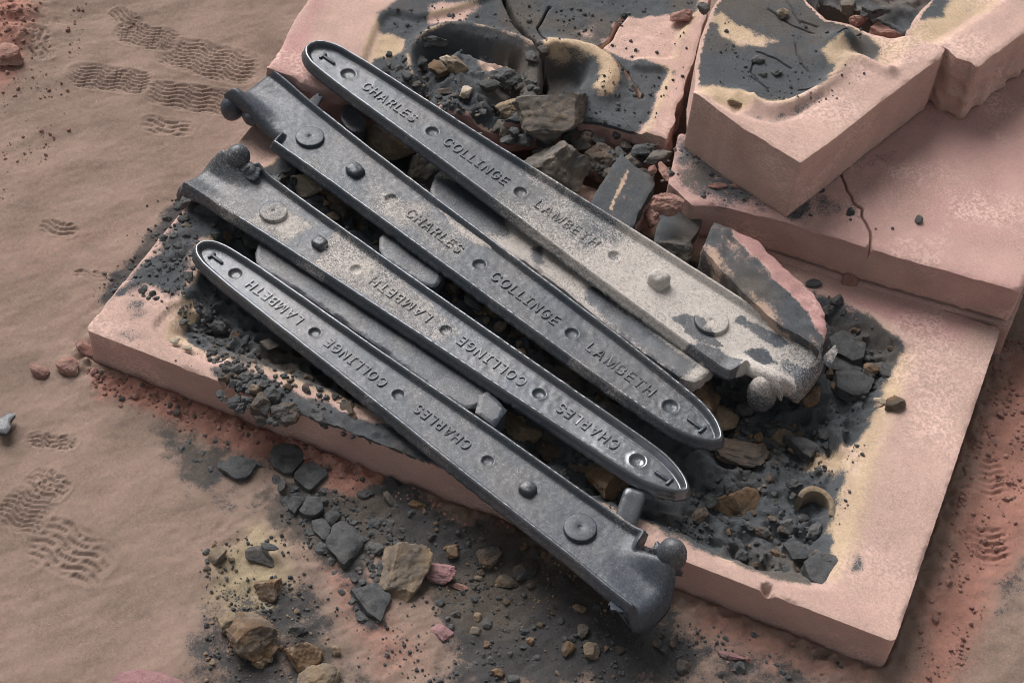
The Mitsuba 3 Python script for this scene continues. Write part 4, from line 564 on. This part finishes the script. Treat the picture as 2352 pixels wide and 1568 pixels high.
for pts, z, lab in [([(1905, 770), (1935, 755), (1990, 790), (1985, 820), (1960, 825), (1915, 800)], .048, 'squarish dark plate in the upper right of the hollow'), ([(1895, 805), (1930, 815), (1985, 845), (1965, 860), (1900, 840)], .040, 'dark plate sliding under the squarish one'), ([(1920, 850), (1975, 848), (2010, 870), (1995, 900), (1960, 905), (1925, 885)], .046, 'broad dark plate below the squarish one in the hollow'),
    ([(1800, 1248), (1835, 1238), (1862, 1262), (1855, 1278), (1822, 1284)], .046, 'wedge-shaped dark plate below the tan shell'), ([(1845, 1290), (1880, 1262), (1945, 1278), (1918, 1310), (1890, 1342), (1862, 1330)], .056, 'large dark plate at the lower right corner of the hollow'), ([(1800, 998), (1850, 1002), (1882, 1018), (1862, 1050), (1840, 1032)], .042, 'thin dark plate right of the rear strap end'),
    ([(640, 868), (690, 850), (738, 880), (725, 905), (680, 895)], .050, 'dark crust plate in the hollow beside the front strap'), ([(720, 890), (770, 885), (800, 915), (750, 925)], .050, 'dark crust plate nearest the front strap')]:
    chunk('crust_plate', pts, z, .016, DP, lab, 'crust plate', None, 60 + COUNT['crust_plate'], .10 * math.sin(len(lab)), .0022, (1, .4), .0022)
chunk('mould_fragment', [(238, 1590), (268, 1542), (318, 1534), (388, 1545), (432, 1572), (430, 1640), (240, 1640)], .035, .035, 'violet_clod', 'violet pink mould lump cut off by the bottom left edge', 'mould fragment', None, 36)
K4 = lambda pts: [(x * .34178, 516.8 + y * .34178) for x, y in pts]
chunk('metal_scrap', K4([(-40, 1310), (20, 1278), (50, 1255), (104, 1266), (62, 1312), (72, 1350), (44, 1390), (-20, 1385)]), .010, .007, 'cast_iron', 'small shiny metal scrap on the sand at the left edge', 'metal scrap', lambda Q: np.c_[np.zeros(len(Q)), np.full(len(Q), .05)], 37, .0, .001, (0, 1), .001, .001)

ORD = 'first second third fourth fifth sixth seventh eighth ninth tenth eleventh twelfth thirteenth fourteenth fifteenth sixteenth seventeenth eighteenth nineteenth twentieth'.split()
for t_, e_ in (('twenty-', 'thirtieth'), ('thirty-', 'fortieth'), ('forty-', 'fiftieth'), ('fifty-', 'sixtieth'), ('sixty-', 'seventieth')): ORD += [t_ + w for w in ORD[:9]] + [e_]
def scatter(name, region, base, n, size, kinds, label, group, seed, cat='clod', flat=.75, gap=.75):
    rng = np.random.default_rng(seed); pg = Polygon(region); x0, y0, x1, y1 = pg.bounds; got = []; mine = []
    for _ in range(n * 30):
        if len(got) >= n: break
        x, y = rng.uniform(x0, x1), rng.uniform(y0, y1)
        if not pg.contains(Point(x, y)): continue
        s = size[0] * (size[1] / size[0]) ** (rng.random() ** 1.6)
        if any((x - a) ** 2 + ((y - b) * 1.2) ** 2 < ((s + c) * .5 * gap) ** 2 for a, b, c in got): continue
        got.append((x, y, s)); k = kinds[int(rng.integers(0, len(kinds)))]; zb = surf(x, y, base); m = pxm(x, y, zb)
        a = s * m / 2 * rng.uniform(.85, 1.25); b = s * m / 2 * rng.uniform(.75, 1.05); c = flat * min(a, b) * rng.uniform(.7, 1.1)
        sh = shape(k, int(rng.integers(0, 9)), 3 if s > 26 else 2 if s > 12 else 1)
        if s < CUT:
            SMALL.setdefault(k, []).append(sh.copy().apply_transform(M4(P(x, y, zb + c * .35), rng.normal() * .25, rng.normal() * .25, rng.uniform(0, 6.28), (a, b, c)))); continue
        key = num(name)
        scene[key] = {**PLY((k, id(sh)), sh, k), 'to_world': T4(M4(P(x, y, zb + c * .35), rng.normal() * .25, rng.normal() * .25, rng.uniform(0, 6.28), (a, b, c)).tolist())}; mine.append((x, key))
    for i, (x, key) in enumerate(sorted(mine)): note(key, label + (f', {ORD[i]} from the left' if len(mine) > 1 else ''), cat, group)
_ply, SMALL, CUT = {}, {}, 23
def PLY(key, sh, k):
    if key not in _ply: _ply[key] = mikit.ply(sh, k, 25)
    return _ply[key]
DC = ['dark_clod']
scatter('sand_clod', [(408, 702), (440, 690), (500, 715), (570, 790), (640, 870), (650, 905), (560, 900), (500, 870), (470, 800), (420, 740)], 'r', 130, (10, 38), DC * 5 + ['soil_clod'], 'dark clod in the heap left in the hollow', 'clods heaped at the left end of the hollow', 1, gap=.6)
scatter('sand_clod', [(290, 660), (360, 560), (420, 480), (470, 520), (450, 600), (420, 670), (350, 690)], Z1, 85, (8, 34), DC, 'dark clod on the left rim of the slab', 'clods on the left rim of the slab', 2)
scatter('sand_clod', [(235, 700), (300, 600), (390, 470), (410, 455), (370, 555), (300, 650), (250, 730)], 'g', 26, (6, 24), DC, 'dark clod along the left edge of the slab', 'clods along the left edge of the slab', 3)
scatter('sand_clod', [(500, 890), (560, 890), (680, 965), (650, 985), (560, 945), (510, 920)], .054, 26, (10, 34), DC * 3 + ['soil_clod'], 'clod on the front rim of the slab', 'clods on the front rim, left', 4, gap=.6)
scatter('sand_clod', [(735, 960), (790, 910), (870, 960), (930, 1020), (900, 1025), (830, 1010), (770, 990)], .052, 42, (12, 38), DC * 3 + ['soil_clod'], 'clod in the pile against the front strap', 'clods piled against the front strap', 5, gap=.55)
scatter('sand_clod', [(640, 830), (740, 870), (820, 930), (760, 930), (660, 900)], 'r', 22, (9, 26), ['soil_clod', 'dark_clod'], 'clod in the hollow beside the front strap', 'clods beside the front strap', 6)
scatter('sand_clod', [(660, 1100), (760, 1120), (930, 1210), (930, 1280), (860, 1330), (760, 1290), (680, 1230), (650, 1170)], 'g', 170, (5, 24), DC * 5 + ['soil_clod'], 'dark clod among the crust plates on the floor', 'clods among the crust plates', 7)
scatter('crust_flake', [(640, 1100), (760, 1120), (930, 1210), (920, 1300), (870, 1440), (800, 1400), (760, 1290), (680, 1230), (650, 1170)], 'g', 80, (14, 50), DC, 'flat dark flake among the crust plates on the floor', 'flat dark flakes among the crust plates', 25, cat='crust flake', flat=.38, gap=.6)
scatter('crust_flake', [(400, 990), (520, 1000), (650, 1060), (640, 1100), (520, 1090), (420, 1050)], 'g', 18, (12, 34), DC, 'flat dark flake on the floor left of the crust plates', 'flat dark flakes left of the crust plates', 26, cat='crust flake', flat=.45)
scatter('sand_clod', [(900, 1150), (1220, 1240), (1450, 1400), (1560, 1480), (1500, 1560), (1050, 1568), (960, 1420), (1050, 1330), (960, 1230)], 'g', 170, (6, 26), DC * 4 + ['soil_clod', 'brown_rock'], 'clod on the sooty floor before the slab', 'clods on the sooty floor', 8)
scatter('sand_clod', [(480, 1200), (640, 1220), (740, 1400), (780, 1520), (620, 1568), (480, 1540), (440, 1300)], 'g', 44, (5, 22), DC * 2 + ['tan_rock', 'brown_rock'], 'clod around the brown lumps at lower left', 'clods around the brown lumps', 9)
scatter('sand_clod', [(1900, 680), (2060, 780), (2040, 880), (1950, 930), (1900, 860), (1890, 760)], 'r', 70, (9, 46), DC * 3 + ['brown_rock', 'soil_clod'], 'clod in the upper right of the hollow', 'crumbs in the upper right of the hollow', 10)
scatter('sand_clod', [(1680, 960), (1800, 960), (1900, 1000), (1880, 1080), (1760, 1080), (1660, 1030)], 'r', 80, (9, 44), DC * 3 + ['soil_clod', 'brown_rock'], 'clod right of the rear strap end', 'crumbs right of the rear strap end', 11)
scatter('sand_clod', [(1560, 1150), (1640, 1090), (1780, 1090), (1880, 1200), (1920, 1300), (1860, 1330), (1700, 1290), (1560, 1220)], 'r', 95, (9, 48), DC * 4 + ['soil_clod', 'brown_rock'], 'clod in the lower right of the hollow', 'crumbs in the lower right of the hollow', 12)
scatter('sand_clod', [(870, 120), (960, 130), (1000, 210), (1180, 250), (1150, 170), (1240, 180), (1230, 250), (1000, 280), (880, 190)], 'b', 90, (7, 40), DC * 3 + ['soil_clod', 'tan_rock'], 'crumb in and before the ring-shaped hollow', 'crumbs at the ring-shaped hollow', 13)
scatter('sand_clod', [(880, 20), (1150, -10), (1600, 0), (1560, 40), (1400, 60), (1300, 90), (1180, 50), (900, 60)], 'b', 40, (5, 15), DC, 'dark crumb on the back of the upper left mould', 'crumbs on the back of the upper left mould', 14)
scatter('sand_clod', [(1480, 340), (1560, 320), (1640, 330), (1800, 460), (1700, 470), (1600, 450), (1500, 420)], 'd', 50, (6, 24), DC * 3 + ['pink_clod', 'grey_rock'], 'crumb on the flat slab beside the crusted piece', 'crumbs on the left of the flat slab', 15)
scatter('sand_clod', [(1130, 290), (1240, 280), (1420, 300), (1530, 350), (1500, 420), (1330, 400), (1200, 340)], .085, 64, (16, 60), DC * 2 + ['soil_clod', 'grey_rock'], 'clod in the rubble behind the rear strap', 'clods behind the rear strap', 16, gap=.55)
scatter('sand_clod', [(640, 380), (760, 430), (1000, 560), (1020, 640), (1300, 860), (1480, 960), (1440, 1000), (1250, 900), (1050, 740), (860, 570), (640, 450)], 'r', 70, (12, 44), DC * 2 + ['soil_clod', 'tan_rock'], 'clod between the second and third strap', 'clods between the middle straps', 17, gap=.5)
scatter('sand_clod', [(480, 500), (600, 520), (760, 680), (960, 830), (1150, 930), (1400, 1080), (1460, 1180), (1300, 1110), (1000, 930), (720, 700), (500, 560)], 'r', 60, (12, 40), DC * 2 + ['soil_clod', 'tan_rock'], 'clod between the two front straps', 'clods between the front straps', 18, gap=.5)
scatter('sand_clod', [(1000, 0), (1900, -20), (2080, 30), (2050, 80), (1900, 20), (1650, 20), (1600, -10)], .17, 1, (14, 15), DC, 'dark clod at the very top edge between the two upper moulds', None, 19)
scatter('pink_lump', [(210, 850), (420, 890), (740, 1030), (840, 1080), (830, 1110), (700, 1060), (500, 980), (300, 920), (200, 900)], 'g', 150, (6, 22), ['pink_clod'] * 3 + ['soil_clod'], 'reddish crumb along the slab front', 'reddish crumbs along the slab front', 20)
scatter('pink_lump', [(2250, 800), (2352, 780), (2352, 1000), (2240, 1250), (2130, 1500), (2070, 1568), (2100, 1500), (2200, 1100)], 'g', 60, (5, 22), ['pink_clod'], 'reddish crumb along the right flank of the slab', 'reddish crumbs along the right flank', 21)
scatter('pink_lump', [(0, 0), (110, 0), (60, 110), (30, 190), (0, 200)], 'g', 26, (6, 26), ['pink_clod'], 'reddish crumb in the top left corner', 'reddish crumbs in the top left corner', 22)
scatter('sand_clod', [(1560, 1400), (1800, 1460), (2000, 1550), (1560, 1568)], 'g', 40, (5, 18), DC * 2 + ['pink_clod', 'soil_clod'], 'crumb on the floor before the right part of the slab', 'crumbs before the right part of the slab', 23)
scatter('sand_clod', [(640, 440), (600, 400), (660, 330), (720, 300), (760, 330), (900, 400), (800, 450)], 'r', 22, (9, 26), DC, 'dark clod on the slab under the second strap', 'clods under the second strap', 24)

# crumbs too small to count
for k_, ms_ in SMALL.items():
    add(f'small_{k_}s' if 'clod' in k_ else f'small_{k_}_bits', trimesh.util.concatenate(ms_), k_, f'small {k_.replace("_", " ")} crumbs mixed among the larger clods', 'crumbs', kind='stuff', smooth=False)
def crumbs(key, regions, n, size, kind, label, seed):
    rng = np.random.default_rng(seed); base = trimesh.creation.icosphere(1, 1.); V, F = [], []; bv, bf = np.array(base.vertices), np.array(base.faces); off = 0
    for reg, zb in regions:
        pg = Polygon(reg); x0, y0, x1, y1 = pg.bounds; k = 0; m_ = int(n * pg.area / sum(Polygon(r_).area for r_, _ in regions))
        xy = rng.uniform((x0, y0), (x1, y1), (m_ * 4, 2)); xy = xy[shapely.contains_xy(pg, xy[:, 0], xy[:, 1])][:m_]
        cl = nfbm(np.c_[xy * .02, np.full(len(xy), seed)], 3); xy = xy[rng.random(len(xy)) < sst(.45, .68, cl) + .05]
        f = {'g': lambda v: _gi(v[:, ::-1]), 'r': top1, 'b': top2, 'c': top3, 'd': top4}[zb]; z0 = {'g': 0., 'r': Z1 - .01, 'b': .108, 'c': Z3 - .01, 'd': Z4}[zb]
        W = np.array([P(x, y, z0)[:2] for x, y in xy]); z = f(W)
        for (x, y), zz in zip(W, z):
            r = size[0] * (size[1] / size[0]) ** (rng.random() ** 2); d = rng.uniform(.6, 1.2, 3) * r; R_ = trimesh.transformations.euler_matrix(*rng.uniform(0, 6, 3))[:3, :3]
            V.append((bv * (1 + rng.uniform(-.25, .25, (len(bv), 1))) * d) @ R_.T + [x, y, zz + .3 * r]); F.append(bf + off); off += len(bv)
    add(key, trimesh.Trimesh(np.vstack(V), np.vstack(F), process=False), kind, label, 'crumbs', kind='stuff', smooth=False)
crumbs('dark_crumbs', [([(240, 780), (440, 470), (520, 480), (500, 800), (1060, 1030), (1000, 1040), (480, 870), (300, 800)], 'r'), ([(380, 760), (500, 600), (700, 420), (1900, 900), (2060, 800), (1900, 1320), (1500, 1220), (1000, 1020), (560, 880)], 'r'), ([(640, 1080), (900, 1130), (1500, 1400), (1900, 1568), (480, 1568), (450, 1250), (640, 1200)], 'g'), ([(240, 720), (420, 440), (300, 480), (200, 700)], 'g'),
    ([(880, 30), (1600, -20), (1560, 300), (900, 260)], 'b'), ([(1600, 60), (1900, 0), (2050, 120), (1900, 260), (1640, 220)], 'c'), ([(1560, 350), (1800, 430), (1980, 470), (2100, 540), (1700, 480)], 'd')], 15000, (.0004, .0027), 'dark_clod', 'fine dark crumbs of burnt sand strewn over slabs and floor', 31)
crumbs('reddish_crumbs', [([(0, 0), (110, 0), (30, 220), (0, 220)], 'g'), ([(180, 830), (420, 880), (900, 1110), (1200, 1215), (1100, 1230), (560, 1040), (240, 930)], 'g'), ([(2070, 1568), (2300, 770), (2352, 780), (2352, 1150), (2200, 1568)], 'g'), ([(0, 150), (200, 0), (160, 300), (0, 500)], 'g')], 2600, (.0007, .0032), 'pink_clod', 'fine reddish crumbs along the slab sides and on the sand floor', 32)
crumbs('tan_crumbs', [([(480, 1220), (700, 1220), (780, 1568), (470, 1568)], 'g'), ([(1200, 1250), (1500, 1400), (1300, 1500), (1000, 1350)], 'g'), ([(900, 120), (1160, 180), (1140, 260), (900, 220)], 'b'), ([(1900, 680), (2050, 790), (2000, 880), (1900, 780)], 'r')], 900, (.0007, .0026), 'tan_rock', 'fine tan crumbs around the lumps', 33)
